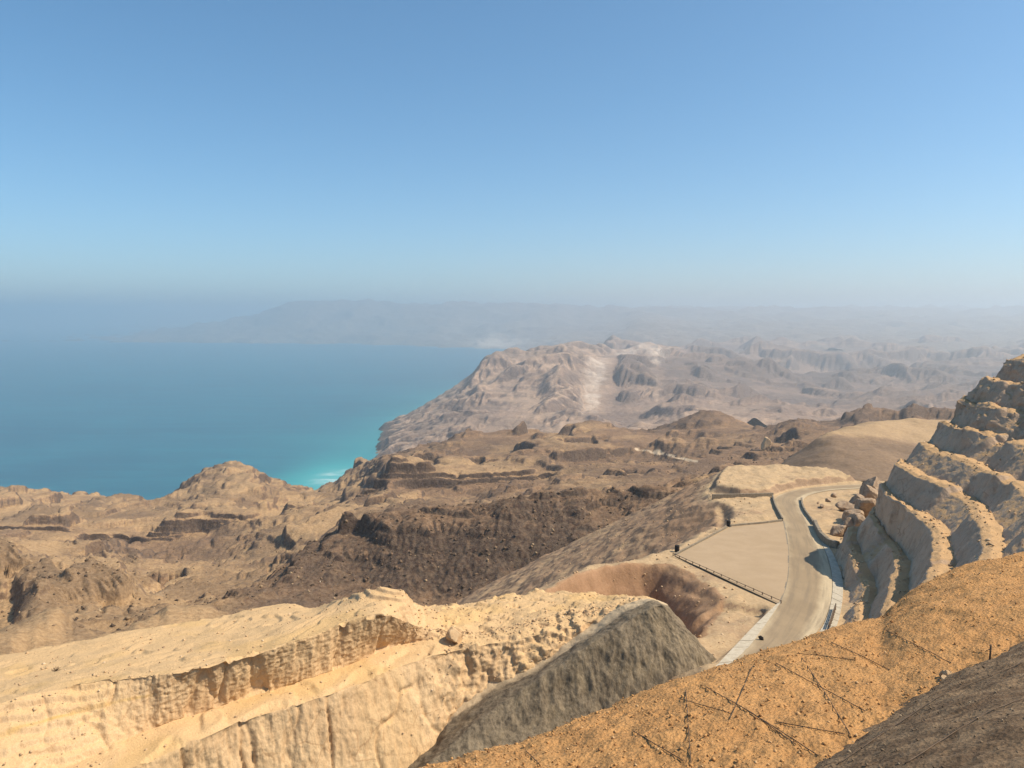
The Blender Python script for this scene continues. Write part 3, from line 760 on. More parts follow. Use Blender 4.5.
# ------------------------------------------------------------------ terraced rock cut on the right of the road
NY = 430
YW = np.linspace(84, 205, NY)
TURN = [(172, 10), (182, 28), (205, 75)]
benches = [
    (-45.6, [(84, 36), (100, 45), (118, 54.5), (132.7, 61.4), (143, 65), (155, 69), (166, 75)]),
    (-41.0, [(84, 41), (100, 50), (117, 60), (127, 65.5), (136, 69), (148, 71.5), (158, 75), (166, 80)]),
    (-35.0, [(84, 45), (95, 52), (105, 59), (117, 66), (129, 71.3), (143, 73.8), (155, 75.5), (165, 81)]),
    (-30.5, [(84, 51), (97.5, 61), (120, 73), (136.6, 79), (156, 79.5), (165, 84)]),
    (-27.0, [(84, 58), (105, 72), (120, 81), (135, 85.5), (156, 85.5), (165, 88)]),
    (-22.5, [(84, 66), (105, 82), (120, 90), (130, 92), (145, 92), (155, 91), (165, 93)]),
    (-18.0, [(84, 78), (105, 92), (130, 102), (145, 100), (155, 96.5), (165, 95.5)]),
    (-13.2, [(84, 86), (105, 100), (130, 108), (150, 104), (165, 101)]),
    (-8.6, [(84, 96), (105, 110), (130, 116), (150, 112), (167, 107)]),
]
rows, cnt = [], []
prev = None
gut = [(84, 31), (95, 38), (119, 51), (132, 57.3), (146.6, 63.3), (160, 67.5), (175, 73.5), (185, 82), (205, 118)]
prevx = pchip(np.array([g[0] for g in gut], float), np.array([g[1] for g in gut], float), YW)
prevz = zroad(YW) - 0.3
rows.append(np.stack([prevx, YW, prevz - 2.5], 1))
rows.append(np.stack([prevx, YW, prevz], 1)); cnt.append(3)
for i, (bz_, pts) in enumerate(benches):
    k = np.array([p[0] for p in pts], float); v = np.array([p[1] for p in pts], float)
    xx = pchip(k, v, YW) + np.where(YW > k[-1], np.interp(YW, [k[-1]] + [t[0] for t in TURN], [0] + [t[1] for t in TURN]), 0)
    saw = ((YW * 0.13 + i * 0.37 + 0.25 * n2(YW / 14, YW * 0 + i)) % 1.0)
    notch = sstep(0.32, 0.5, n2(YW / 9.0 + i * 4.7, YW * 0 + 5.3 * i + 0.5))
    xx = xx + 1.3 * n2(YW / 21.0 + i * 7.3, YW * 0 + i * 3.1 + 0.3) + 0.35 * n2(YW / 3.1 + i, YW * 0 + i) + 0.9 * notch
    tz = CAM_H + bz_ + 0.8 * n2(YW / 15 + i * 5.1, YW * 0 + 9.7 * i) + 0.25 * n2(YW / 2.3 + i, YW * 0 + 1.7 * i) - 1.2 * notch - (np.maximum(0, 150 - YW) * 0.03 if i in (5, 6) else 0)
    tz = tz - 2.2 * sstep(166, 190, YW)
    bat = 1.3
    bx_ = prevx + np.maximum(0.5, 0.30 * np.maximum(xx - prevx, 0.5) + 0.5 * n2(YW / 7 + 3 * i, YW * 0 + 0.4 + i))
    xx = np.maximum(xx, bx_ + 0.8)
    rows.append(np.stack([bx_, YW, np.minimum(prevz - 0.25, tz - 0.5)], 1)); cnt.append(9)
    rows.append(np.stack([bx_ + (xx - bx_) * 0.75, YW, tz - 0.35], 1)); cnt.append(26)
    rows.append(np.stack([xx + 0.15, YW, tz], 1)); cnt.append(5)
    prevx, prevz = xx + 0.15, tz
rows.append(np.stack([prevx + 14, YW, prevz + 2.5], 1)); cnt.append(14)
rows.append(np.stack([prevx + 60, YW, prevz + 4], 1)); cnt.append(10)
G = loft(rows, cnt)
N = gnormals(G)
if N[30, 200, 0] > 0: N = -N
x, y, zz = G[..., 0], G[..., 1], G[..., 2]
steepm = smooth_grid(1 - np.abs(N[..., 2]), 2)
saw3 = ((y * 0.22 + zz * 0.13 + 0.6 * fbm2(y, zz, 9, 2)) % 1.0)
disp = steepm * (0.16 * fbm3(x, y, zz * 0.35, 1.8, 4, 0.6) + 0.4 * fbm3(x, y, zz * 0.6, 6, 3, 0.5) + 0.22 * (saw3 - 0.5) - 0.45 * sstep(0.95, 1.0, saw3))
disp += (1 - steepm) * 0.22 * fbm3(x, y, zz, 2.0, 4, 0.6)
hi = sstep(CAM_H - 27, CAM_H - 20, zz)
disp += hi * (0.8 * fbm3(x, y, zz, 7, 4, 0.55) + 0.35 * np.round(2 * fbm3(x, y, zz, 4, 2, 0.5)))
disp += steepm * 0.22 * fbm3(x * 0.3, y, zz * 0.25, 0.9, 3, 0.6)
far_end = sstep(160, 172, y)
disp += far_end * 1.5 * fbm3(x, y, zz, 6, 4, 0.55)
G += N * disp[..., None]
WG = G
wallo = structure(empty('terraced_rock_cut', (60, 130, CAM_H - 50)), 'terraced grey and orange rock cut stepping up from the road')
def strip_parts(root, G, cuts, names, mat, attrs=None):
    for (a, b), nm in zip(zip(cuts[:-1], cuts[1:]), names):
        o = grid_obj(nm, G[a:b + 1] - np.array(root.location), mat, {k: v[a:b + 1] for k, v in (attrs or {}).items()}, root)
cum = np.concatenate([[0], np.cumsum(cnt)])
cuts = [0] + [int(cum[2 + 3 * i]) for i in range(1, len(benches))] + [int(cum[-1])]
cutb = structure(empty('cut_bench', (-20, 95, CAM_H - 45)), 'yellow limestone cut in two benches with a flat top')
strip_parts(cutb, CG, [0, 70, 86, 166, CG.shape[0] - 1], ['lower_face', 'ledge', 'upper_face', 'plateau'], M['bench'], {'tone': ctone})
strip_parts(wallo, WG, cuts, ['rock_bench'] * len(benches), M['wall'])

# ------------------------------------------------------------------ road and parking pad
def road_mat():
    k = NT('worn_concrete_road')
    a = k.noise(5, 5, 0.6, vec=k.map((1, 0.35, 1)))
    b = k.noise(0.6, 6, 0.7)
    e = k.attr('edge')
    cx = k.t.nodes.new('ShaderNodeCombineXYZ'); k.lk(k.attr('across'), cx.inputs[0]); k.lk(k.attr('along'), cx.inputs[1])
    st = k.noise(0.14, 5, 0.6, vec=cx.outputs[0])
    c = k.mix(k.ramp(a, 0.3, 0.7), (0.29, 0.215, 0.132), (0.35, 0.26, 0.16))
    c = k.mix(k.ramp(k.math('ADD', e, k.math('MULTIPLY', k.math('SUBTRACT', a, 0.5), 0.7)), 0.45, 0.95), c, (0.53, 0.42, 0.27))
    c = k.mix(k.ramp(st, 0.42, 0.68, 0.0, 0.55), c, (0.20, 0.155, 0.105))
    c = k.mix(k.ramp(b, 0.3, 0.7, 0.12, 0.0), c, (0.15, 0.12, 0.09))
    nb = k.bump(b, 0.015)
    return k.done(c, 0.85, nb)
def pad_mat():
    k = NT('pale_pad_concrete')
    a = k.noise(7, 5, 0.6, dist=0.6); b = k.noise(0.5, 6, 0.7)
    c = k.mix(k.ramp(a, 0.3, 0.7), (0.41, 0.30, 0.19), (0.365, 0.265, 0.163))
    c = k.mix(k.ramp(b, 0.3, 0.6, 0.12, 0), c, (0.2, 0.15, 0.1))
    return k.done(c, 0.85, k.bump(b, 0.012))
NR = 240
kk = np.arange(len(ROAD_L), dtype=float); ss = np.linspace(0, len(ROAD_L) - 1, NR)
Lw = np.stack([onroad(*q) for q in ROAD_L]); Rw = np.stack([onroad(*q) for q in ROAD_R])
Lc = np.stack([pchip(kk, Lw[:, j], ss) for j in range(3)], 1); Rc = np.stack([pchip(kk, Rw[:, j], ss) for j in range(3)], 1)
tt = np.linspace(0, 1, 24)
G = Lc[None] * (1 - tt)[:, None, None] + Rc[None] * tt[:, None, None]
G[..., 2] = zroad(G[..., 1]) + 0.03
edge = np.abs(tt - 0.47) * 2
edge = np.where(tt > 0.5, edge * 1.15, edge * 0.8)
road = structure(grid_obj('road', G, road_mat(), {'edge': np.repeat(edge[:, None], NR, 1), 'across': np.repeat(tt[:, None], NR, 1), 'along': np.repeat(np.concatenate([[0], np.cumsum(np.linalg.norm(np.diff(Lc, axis=0), axis=1))])[None] * 0.006, 24, 0)}), 'winding dusty concrete mountain road')
def strip_poly(name, pix, dz, mat):
    import bmesh
    bm_ = bmesh.new()
    vs = [bm_.verts.new((*onroad(a, b)[:2], 0)) for a, b in pix]
    for v in vs: v.co.z = zroad(v.co.y) + dz
    bm_.faces.new(vs)
    bmesh.ops.triangulate(bm_, faces=bm_.faces[:])
    me = bpy.data.meshes.new(name); bm_.to_mesh(me); bm_.free(); me.materials.append(mat)
    o = bpy.data.objects.new(name, me); COL.objects.link(o); return o
pad = structure(strip_poly('parking_pad', PAD[:2] + [(760, 523.3), (784, 521.5), (787, 536), (789, 560), (786.5, 585), (780, 605)], 0.05, pad_mat()), 'pale triangular concrete parking pad beside the road')
# ------------------------------------------------------------------ spoil heap behind the bend
XQ = np.linspace(738, 1000, 220)
q0 = [(738, 505, 470), (770, 476, 495), (800, 474, 480), (850, 480, 450), (900, 484, 440), (1000, 490, 440)]
q1 = [(738, 505, 520), (770, 473, 540), (800, 452, 560), (835, 432, 570), (860, 433, 570), (890, 437, 570), (915, 441, 570), (1000, 450, 570)]
q2 = [(738, 506, 600), (770, 474, 620), (800, 452, 620), (835, 431, 620), (858, 424.5, 650), (880, 420.5, 660), (915, 419, 670), (1000, 424, 680)]
q3 = [(738, 540, 760), (1000, 470, 780)]
hg = loft(rows_px([q0, q1, q2, q3], XQ), [60, 30, 10])
G = hg[..., :3].copy(); x, y = G[..., 0], G[..., 1]
G[..., 2] += fbm2(x, y, 40, 5, 0.5) * 1.6 + fbm2(x * 0.9 + y * 0.4, (y * 0.9 - x * 0.4) * 0.2, 14, 4, 0.5) * 0.5
M['spoil'] = terrain_mat('spoil_earth', (0.42, 0.285, 0.155), (0.23, 0.152, 0.094), (0.15, 0.10, 0.065), (0.46, 0.34, 0.21), 14, slope=(0.80, 0.95), bump=0.25)
structure(grid_obj('spoil_heap', G, M['spoil'], {'tone': 0.7 * (1 - sstep(545, 575, y)), 'pale': 0 * x}), 'smooth flat topped earth heap beyond the road bend')  # shade of the front slope painted in as darker tone

# ------------------------------------------------------------------ surface lookup for things that lie on the ground
def mesh_pts(o):
    v = np.empty(len(o.data.vertices) * 3, np.float32); o.data.vertices.foreach_get('co', v)
    return v.reshape(-1, 3).astype(float)
def to_px(p):
    r = p - ORI
    f = r @ F_
    return 512 + FOC * r[:, 0] / f, 384 - FOC * (r @ U_) / f
class Surf:
    def __init__(self, o):
        self.p = o.reshape(-1, 3) if isinstance(o, np.ndarray) else mesh_pts(o); self.u, self.v = to_px(self.p)
    def at(self, px, py):
        """the surface point seen at a pixel (nearest vertex, smoothed over its neighbours)"""
        d = (self.u - px) ** 2 + (self.v - py) ** 2
        k = np.argpartition(d, 8)[:8]
        w = 1 / (d[k] + 0.3)
        near = self.p[k]; m = near[:, 1] < near[:, 1].min() * 1.06
        return (near[m] * w[m, None]).sum(0) / w[m].sum()

S_or, S_dk, S_hill, S_plat, S_cut = Surf(orange), Surf(darks), Surf(hills), Surf(plat), Surf(CG)

def simple_mat(name, c1, c2, lam, rough=0.9, bump=0.01, metal=0.0):
    k = NT(name)
    a = k.noise(lam, 6, 0.65)
    c = k.mix(k.ramp(a, 0.32, 0.68), c1, c2)
    k.bsdf.inputs['Metallic'].default_value = metal
    return k.done(c, rough, k.bump(k.noise(lam * 0.4, 6, 0.7), bump))

M['concrete'] = simple_mat('pale_concrete', (0.52, 0.46, 0.36), (0.42, 0.36, 0.27), 0.8)
M['greyconc'] = simple_mat('grey_concrete', (0.28, 0.235, 0.175), (0.18, 0.15, 0.112), 0.7)
M['stone'] = simple_mat('boulder_stone', (0.40, 0.30, 0.21), (0.24, 0.165, 0.11), 1.2, 0.95, 0.08)
M['palestone'] = simple_mat('pale_stone', (0.54, 0.38, 0.22), (0.44, 0.29, 0.16), 0.9, 0.95, 0.05)
M['steel'] = simple_mat('weathered_steel', (0.15, 0.105, 0.07), (0.09, 0.063, 0.043), 0.3, 0.6, 0.002, 0.4)
M['rubber'] = simple_mat('black_rubber', (0.02, 0.018, 0.017), (0.035, 0.03, 0.028), 0.2, 0.8, 0.004)
M['wood'] = simple_mat('grey_stake_wood', (0.16, 0.11, 0.07), (0.10, 0.07, 0.045), 0.2, 0.9, 0.004)

# ---- pavement edges: walls, kerbs, rails
def ribbon_wall(name, pts, h, w, mat, parent=None, below=0.6):
    """a low wall of thickness w and height h along world points (x, y, z), chamfered top"""
    pts = np.asarray(pts, float)
    t = np.gradient(pts[:, :2], axis=0); t /= np.linalg.norm(t, axis=1)[:, None]
    nrm = np.stack([-t[:, 1], t[:, 0]], 1)
    hh = np.broadcast_to(h, len(pts)); c = 0.12 * w
    prof = lambda H: [(-w / 2, -below), (-w / 2, H - c), (-w / 2 + c, H), (w / 2 - c, H), (w / 2, H - c), (w / 2, -below)]
    V, F = [], []
    for i, p in enumerate(pts):
        for a, b in prof(hh[i]):
            V.append((p[0] + nrm[i, 0] * a, p[1] + nrm[i, 1] * a, p[2] + b))
    m = 6
    for i in range(len(pts) - 1):
        for j in range(m):
            F.append((i * m + j, i * m + (j + 1) % m, (i + 1) * m + (j + 1) % m, (i + 1) * m + j))
    F.append(tuple(range(m - 1, -1, -1))); F.append(tuple(range((len(pts) - 1) * m, len(pts) * m)))
    return mesh_obj(name, V, F, mat, parent)

def resample(pix, step, dz=0.0):
    w = np.stack([onroad(a, b) for a, b in pix]); w[:, 2] = zroad(w[:, 1]) + dz
    L = np.concatenate([[0], np.cumsum(np.linalg.norm(np.diff(w, axis=0), axis=1))])
    s = np.linspace(0, L[-1], max(2, int(L[-1] / step)))
    k = L
    return np.stack([pchip(k, w[:, j], s) if len(k) > 2 else np.interp(s, k, w[:, j]) for j in range(3)], 1)

def block_run(root, part, pts, h, w, mat, gap=0.05, below=0.5):
    """a run of separate blocks along the points, parts of root"""
    for a, b in zip(pts[:-1], pts[1:]):
        d = b - a; L = np.linalg.norm(d); a2 = a + d * (gap / 2 / L); b2 = b - d * (gap / 2 / L)
        jig = np.array([0, 0, random.uniform(-0.02, 0.02)])
        o = ribbon_wall(part, [a2 + jig - root_loc(root), b2 + jig - root_loc(root)], h * random.uniform(0.94, 1.05), w, mat, root, below)
def root_loc(r): return np.array(r.location) if r else np.zeros(3)

def wall_thing(name, label, cat, pix, h, w, mat, block=None, part='wall_block', dz=0.0, group=None):
    pts = resample(pix, block or 1.5, dz)
    r = empty(name, pts[len(pts) // 2]); tag(r, label, cat, group)
    block_run(r, part, pts, h, w, mat)
    return r

wall_thing('retaining_wall', 'low dark retaining wall along the foot of the flat knoll', 'wall', [(712, 498), (735, 497.6), (755, 497.2), (773, 496.5)], 1.3, 0.5, M['greyconc'], 3.0)
wall_thing('parapet_wall', 'low grey parapet between the road and the square sand patch', 'wall', [(772.5, 497), (775, 506), (779.5, 515), (782.5, 520.5)], 0.8, 0.4, M['greyconc'], 3.0)
wall_thing('stone_kerb', 'low stone kerb wall closing the upper end of the parking pad', 'kerb', [(730, 526.5), (748, 525), (766, 523.4), (782, 521.2)], 0.55, 0.4, M['greyconc'], 2.4, 'kerb_stone')
wall_thing('pad_kerb', 'thin kerb along the outer edge of the pad between two black drums', 'kerb', [(675, 555), (690, 547), (710, 536.5), (727, 527.5)], 0.35, 0.3, M['greyconc'], 2.4, 'kerb_stone')
wall_thing('curved_parapet', 'curved concrete parapet on the inside of the road bend', 'wall', [(801.5, 500), (802.5, 507), (806, 514), (810.5, 520), (814, 525)], 0.9, 0.5, M['greyconc'], 2.6)
wall_thing('headwall', 'thick dark concrete headwall where the pale gutter begins', 'wall', [(814.8, 526), (817.5, 533), (822, 540), (829, 546), (838, 549)], 1.7, 0.9, M['greyconc'], 2.2)

jp = resample([(783.5, 521.5), (786.5, 536), (788.5, 560), (786, 585), (779.5, 604)], 1.0, 0.065)
structure(grid_obj('pavement_joint', np.stack([jp - (0.16, 0, 0), jp + (0.16, 0, 0)]), M['greyconc']), 'dark joint line between the pad and the road')

def slab_run(root, inner, outer, n, mat, thick=0.25, dz=0.06, kerb=False):
    a = resample(inner, 0.5, dz); b = resample(outer, 0.5, dz)
    ta = np.linspace(0, 1, len(a)); tb = np.linspace(0, 1, len(b)); s = np.linspace(0, 1, n + 1)
    ga = np.stack([np.interp(s, ta, a[:, j]) for j in range(3)], 1); gb = np.stack([np.interp(s, tb, b[:, j]) for j in range(3)], 1)
    o0 = root_loc(root)
    for i in range(n):
        e = 0.02
        q = [ga[i] * (1 - e) + ga[i + 1] * e, ga[i + 1] * (1 - e) + ga[i] * e, gb[i + 1] * (1 - e) + gb[i] * e, gb[i] * (1 - e) + gb[i + 1] * e]
        j = random.uniform(-0.015, 0.02)
        V = [p - o0 + np.array([0, 0, j]) for p in q] + [p - o0 - np.array([0, 0, thick]) for p in q]
        F = [(3, 2, 1, 0), (4, 5, 6, 7), (0, 1, 5, 4), (1, 2, 6, 5), (2, 3, 7, 6), (3, 0, 4, 7)]
        mesh_obj('slab', V, F, mat, root)

g = empty('concrete_gutter', onroad(838, 580)); tag(g, 'pale concrete gutter of jointed slabs at the foot of the terraced rock', 'gutter')
slab_run(g, [(819, 537), (828, 558), (832.5, 580), (830.5, 605), (823, 626), (812, 642), (795, 664)], [(827, 543), (837, 562), (842.5, 580), (842.5, 600), (838, 622), (828, 645), (812, 668)], 22, M['concrete'])
g = empty('drain_apron', onroad(740, 648)); tag(g, 'pale concrete drain apron between the road and the sandy nook', 'apron')
slab_run(g, [(690, 698), (726, 667), (745, 651), (763, 628), (781, 602)], [(668, 698), (707, 674), (731, 650), (756, 624), (777, 604)], 14, M['concrete'], dz=0.05)

def tube(name, pts, r, mat, parent=None, sides=6):
    pts = np.asarray(pts, float)
    t = np.gradient(pts, axis=0); t /= np.linalg.norm(t, axis=1)[:, None]
    ref = np.where(np.abs(t[:, 2:3]) > 0.9, np.array([[1.0, 0, 0]]), np.array([[0, 0, 1.0]]))
    n1 = np.cross(t, ref); n1 /= np.linalg.norm(n1, axis=1)[:, None]; n2_ = np.cross(t, n1)
    V, F = [], []
    for i in range(len(pts)):
        for k in range(sides):
            a = 2 * math.pi * k / sides
            V.append(pts[i] + r * (math.cos(a) * n1[i] + math.sin(a) * n2_[i]))
    for i in range(len(pts) - 1):
        for k in range(sides):
            F.append((i * sides + k, i * sides + (k + 1) % sides, (i + 1) * sides + (k + 1) % sides, (i + 1) * sides + k))
    F.append(tuple(range(sides))[::-1]); F.append(tuple(range((len(pts) - 1) * sides, len(pts) * sides)))
    return mesh_obj(name, V, F, mat, parent, smooth=True)

def guard_rail(name, label, pix, step, h=0.85, rails=(0.42, 0.72), mat=None, r=0.09):
    pts = resample(pix, step); c = pts[len(pts) // 2].copy()
    root = empty(name, c); tag(root, label, 'guard rail')
    m = mat or M['steel']
    for hh in rails:
        q = pts - c; q[:, 2] += hh
        tube('rail', q, r, m, root)
    for p in pts:
        a = p - c
        tube('post', [a + (0, 0, -0.4), a + (0, 0, h)], 0.09, m, root)
    return root
guard_rail('guard_rail', 'long dark steel guard rail along the cliff edge of the parking pad', [(673, 555.5), (700, 567.5), (730, 581), (757, 593), (781, 603.5)], 2.6, 0.58, (0.48,), None, 0.055)
guard_rail('short_guard_rail', 'short guard rail stub beside the gutter where the road leaves the rock wall', [(829, 630), (832.5, 620), (835.5, 610)], 1.6, 1.1, (0.35, 0.7, 1.0))

def drum(px, py, label):
    c = onroad(px, py); c[2] = zroad(c[1])
    root = empty('black_drum', c); tag(root, label, 'drum', 'drums at the pad corners')
    V, F = [], []
    prof = [(0.0, 0.0), (0.50, 0.0), (0.52, 0.1), (0.50, 0.2), (0.55, 0.45), (0.50, 0.7), (0.55, 0.95), (0.50, 1.2), (0.52, 1.3), (0.45, 1.36), (0.0, 1.33)]
    n = 16
    for r_, z_ in prof:
        for k in range(n):
            V.append((r_ * math.cos(2 * math.pi * k / n), r_ * math.sin(2 * math.pi * k / n), z_))
    for i in range(len(prof) - 1):
        for k in range(n):
            F.append((i * n + k, i * n + (k + 1) % n, (i + 1) * n + (k + 1) % n, (i + 1) * n + k))
    mesh_obj('barrel', V, F, M['rubber'], root, True)
    V = [(0.47 * math.cos(2 * math.pi * k / n), 0.47 * math.sin(2 * math.pi * k / n), z_) for z_ in (1.34, 1.42) for k in range(n)]
    F = [(k, (k + 1) % n, n + (k + 1) % n, n + k) for k in range(n)] + [tuple(range(n, 2 * n))]
    mesh_obj('lid', V, F, M['rubber'], root)
drum(677, 551.5, 'black drum at the outer tip of the pad beside the guard rail')
drum(728.5, 526, 'black drum where the thin pad kerb meets the stone kerb')

# ---- boulders
def boulder_mesh(name, seed, sx, sy, sz, cuts=11, rough=0.10, n=22):
    r = np.random.default_rng(seed)
    th = np.linspace(0, math.pi, n); ph_ = np.linspace(0, 2 * math.pi, 2 * n, endpoint=False)
    T, Pp = np.meshgrid(th, ph_, indexing='ij')
    d = np.stack([np.sin(T) * np.cos(Pp), np.sin(T) * np.sin(Pp), np.cos(T)], -1).reshape(-1, 3)
    rad = np.ones(len(d)) * 1.25
    nn = r.normal(size=(cuts, 3)); nn /= np.linalg.norm(nn, axis=1)[:, None]
    for k in nn:
        c = d @ k
        lim = r.uniform(0.62, 0.95)
        rad = np.where(c > 0.05, np.minimum(rad, lim / np.maximum(c, 0.05)), rad)
    p = d * rad[:, None]
    q = p + seed * 3.7
    p = p * (1 + rough * fbm3(q[:, 0], q[:, 1], q[:, 2], 0.8, 4, 0.55))[:, None]
    V = p * np.array([sx, sy, sz])
    F = []
    m = 2 * n
    for i in range(n - 1):
        for k in range(m):
            F.append((i * m + k, (i + 1) * m + k, (i + 1) * m + (k + 1) % m, i * m + (k + 1) % m))
    return V, F
def boulder(name, label, pos, size, seed, mat, group=None, cat='boulder', sink=0.25, n=22, sh=(1, 1, 1)):
    r = random.Random(seed)
    sx, sy, sz = (size * 0.5 * r.uniform(0.85, 1.2) * sh[0], size * 0.5 * r.uniform(0.85, 1.2) * sh[1], size * 0.5 * r.uniform(0.8, 1.05) * sh[2])
    V, F = boulder_mesh(name, seed, sx, sy, sz, n=n)
    o = mesh_obj(name, V, F, mat, None, False)
    o.location = (float(pos[0]), float(pos[1]), float(pos[2]) + sz * (1 - 2 * sink) * 0.8)
    o.rotation_euler = (r.uniform(-.3, .3), r.uniform(-.3, .3), r.uniform(0, 6.28))
    tag(o, label, cat, group)
    return o
heap = [(841, 511, 4.2, 0), (851, 510, 6.0, .5), (868, 497, 8.5, 1.0), (834, 534, 4.5, 0), (844, 534, 5.0, 0), (853, 534, 6.5, .8), (846, 556, 4.0, 0), (854, 562, 4.6, .5), (860, 520, 7.5, 2.0), (847, 522, 5.0, 1.0), (862, 508, 6.0, 3.0), (849, 573, 3.0, 0)]
for i, (a, b, sz, up) in enumerate(heap):
    p = onroad(a + 5, b); p[2] = zroad(p[1]) + up
    boulder('boulder', 'angular grey brown boulder heaped at the foot of the terraced rock cut', p, sz, 40 + i, M['stone'], 'boulders heaped below the rock cut')
for i, (a, b, sz) in enumerate([(822, 507, 1.6), (828, 501, 1.8), (818, 504, 1.0), (834, 497, 1.8)]):
    p = onroad(a, b); p[2] = zroad(p[1])
    boulder('stone_block', 'small brown stone on the sand patch inside the road bend', p, sz, 70 + i, M['stone'], 'stones on the sand inside the bend', 'stone')
boulder('pale_boulder', 'pale rounded boulder perched on the rubble face of the limestone cut', S_cut.at(455, 641), 2.2, 91, M['palestone'], sink=0.1)
boulder('culvert_block', 'grey concrete block in the corner below the guard rail end', onroad(769, 609) + (0, 0, -1.0), 2.0, 93, M['greyconc'], cat='block', sink=0.3, sh=(1.3, .8, .7))
p = onroad(761, 640); p[2] = zroad(p[1]) + .05
boulder('dark_stone', 'small dark stone lying alone on the edge of the road', p, 0.7, 94, M['rubber'], cat='stone', sink=0.1, n=12)
boulder('rock_pinnacle', 'pale rock pinnacle standing on the dark hillside beyond the road', S_hill.at(766, 446), 13, 95, M['palestone'], cat='pinnacle', sink=0.2, sh=(.8, .8, 1.3))
for i, (a, b, sz) in enumerate([(943, 676, 0.28), (947, 678, 0.34), (950, 675, 0.22), (945, 680, 0.24), (952, 679, 0.2)]):
    boulder('white_stone', 'small whitish stone in the little pile by the dark embankment edge', S_or.at(a, b), sz, 100 + i, M['palestone'], 'pile of whitish stones', 'stone', 0.15, 10)
p = S_dk.at(989, 661)
stake = empty('stake', p); tag(stake, 'short thin stake standing at the edge of the dark embankment', 'stake')
tube('shaft', [(0, 0, -0.2), (0.02, 0, 0.3), (0.03, 0.01, 0.62)], 0.035, M['wood'], stake)
tube('tie_wire', [(0.05 * math.cos(t), 0.05 * math.sin(t), 0.42 + 0.004 * t) for t in np.linspace(0, 6, 10)], 0.012, M['steel'], stake)

def shrub(px, py, label, seed, size):
    r = random.Random(seed); p = S_cut.at(px, py)
    root = empty('dry_shrub', p); tag(root, label, 'shrub')
    for i in range(26):
        a = r.uniform(0, 6.28); t = r.uniform(0.3, 1.3); L = size * r.uniform(0.6, 1.0)
        q = [np.array([0, 0, -0.05])]
        for kx_ in range(3):
            q.append(q[-1] + L / 3 * np.array([math.cos(a) * math.sin(t), math.sin(a) * math.sin(t), math.cos(t)]))
            a += r.uniform(-.5, .5); t += r.uniform(-.3, .2)
        tube('twig', q, 0.022, M['wood'], root, 4)
shrub(56, 671, 'small dry brown shrub growing on the sandy top of the limestone cut', 5, 0.8)

# ---- steel cables pinned over the slopes
def cable(pix, surf, label, group, r=0.016):
    pts = []
    seg = [np.linspace(a, b, 16) for a, b in zip(pix[:-1], pix[1:])]
    q = np.concatenate(seg)
    for a in q:
        pts.append(surf.at(a[0], a[1]) + (0, 0, r + 0.03))
    pts = np.array(pts)
    for _ in range(3):
        pts[1:-1] = (pts[:-2] + 2 * pts[1:-1] + pts[2:]) / 4
    keep = [0] + [i for i in range(1, len(pts)) if np.linalg.norm(pts[i] - pts[i - 1]) > 1e-3]
    tag(tube('steel_cable', pts[keep], r, M['steel'], None, 5), label, 'cable', group)
A_ = np.array
for c in [[(798, 653), (825, 694), (851, 737)], [(776, 664), (815, 685), (865, 712)], [(797, 654), (856, 661)], [(831, 643), (862, 657), (890, 671)], [(740, 707), (780, 732), (818, 757)], [(776, 723), (845, 735)], [(884, 630), (920, 648), (951, 664)], [(686, 692), (688, 725), (691, 765)], [(706, 688), (752, 714), (796, 746)], [(680, 700), (730, 714)], [(633, 732), (683, 762)], [(526, 752), (540, 766)], [(752, 668), (730, 720)]]:
    cable([A_(q, float) for q in c], S_or, 'thin dark steel cable pinned across the orange gravel slope', 'cables over the orange slope')
for c, lb in [([(838, 765), (935, 700), (1022, 664)], 'thin steel cable on the dark embankment just above the orange slope edge'), ([(905, 765), (990, 712), (1022, 700)], 'thin steel cable higher up the dark embankment, away from the orange slope')]:
    cable([A_(q, float) for q in c], S_dk, lb, 'cables along the dark embankment', 0.016)

# ---- loose stones, too many to count
def stones(name, pts, smin, smax, mat, label, seed, power=3.0):
    r = np.random.default_rng(seed); n = len(pts)
    base = np.array([(1, 0, 0), (-1, 0, 0), (0, 1, 0), (0, -1, 0), (0, 0, 1), (0, 0, -1)], float)
    tri = np.array([(0, 2, 4), (2, 1, 4), (1, 3, 4), (3, 0, 4), (2, 0, 5), (1, 2, 5), (3, 1, 5), (0, 3, 5)])
    s = smin + (smax - smin) * r.random(n) ** power
    V = base[None] * r.uniform(0.55, 1.1, (n, 6, 1)) + r.normal(0, 0.16, (n, 6, 3))
    V[..., 2] *= 0.75
    a = r.uniform(0, 6.28, n); ca, sa = np.cos(a), np.sin(a)
    x_ = V[..., 0] * ca[:, None] - V[..., 1] * sa[:, None]; y_ = V[..., 0] * sa[:, None] + V[..., 1] * ca[:, None]
    V = np.stack([x_, y_, V[..., 2]], -1) * (s / 2)[:, None, None] + pts[:, None] + np.array([0, 0, 1.0]) * (s * 0.12)[:, None, None]
    T = (tri[None] + (np.arange(n) * 6)[:, None, None]).reshape(-1, 3)
    me = bpy.data.meshes.new(name)
    me.vertices.add(n * 6); me.vertices.foreach_set('co', V.astype(np.float32).ravel())
    me.loops.add(T.size); me.loops.foreach_set('vertex_index', T.astype(np.int32).ravel())
    me.polygons.add(len(T)); me.polygons.foreach_set('loop_start', (np.arange(len(T)) * 3).astype(np.int32))
    me.update(calc_edges=True)
    at = me.attributes.new('shade', 'FLOAT', 'POINT'); at.data.foreach_set('value', np.repeat(r.random(n), 6).astype(np.float32))
    me.materials.append(mat)
    o = bpy.data.objects.new(name, me); COL.objects.link(o)
    o['kind'] = 'stuff'; o['label'] = label
    return o
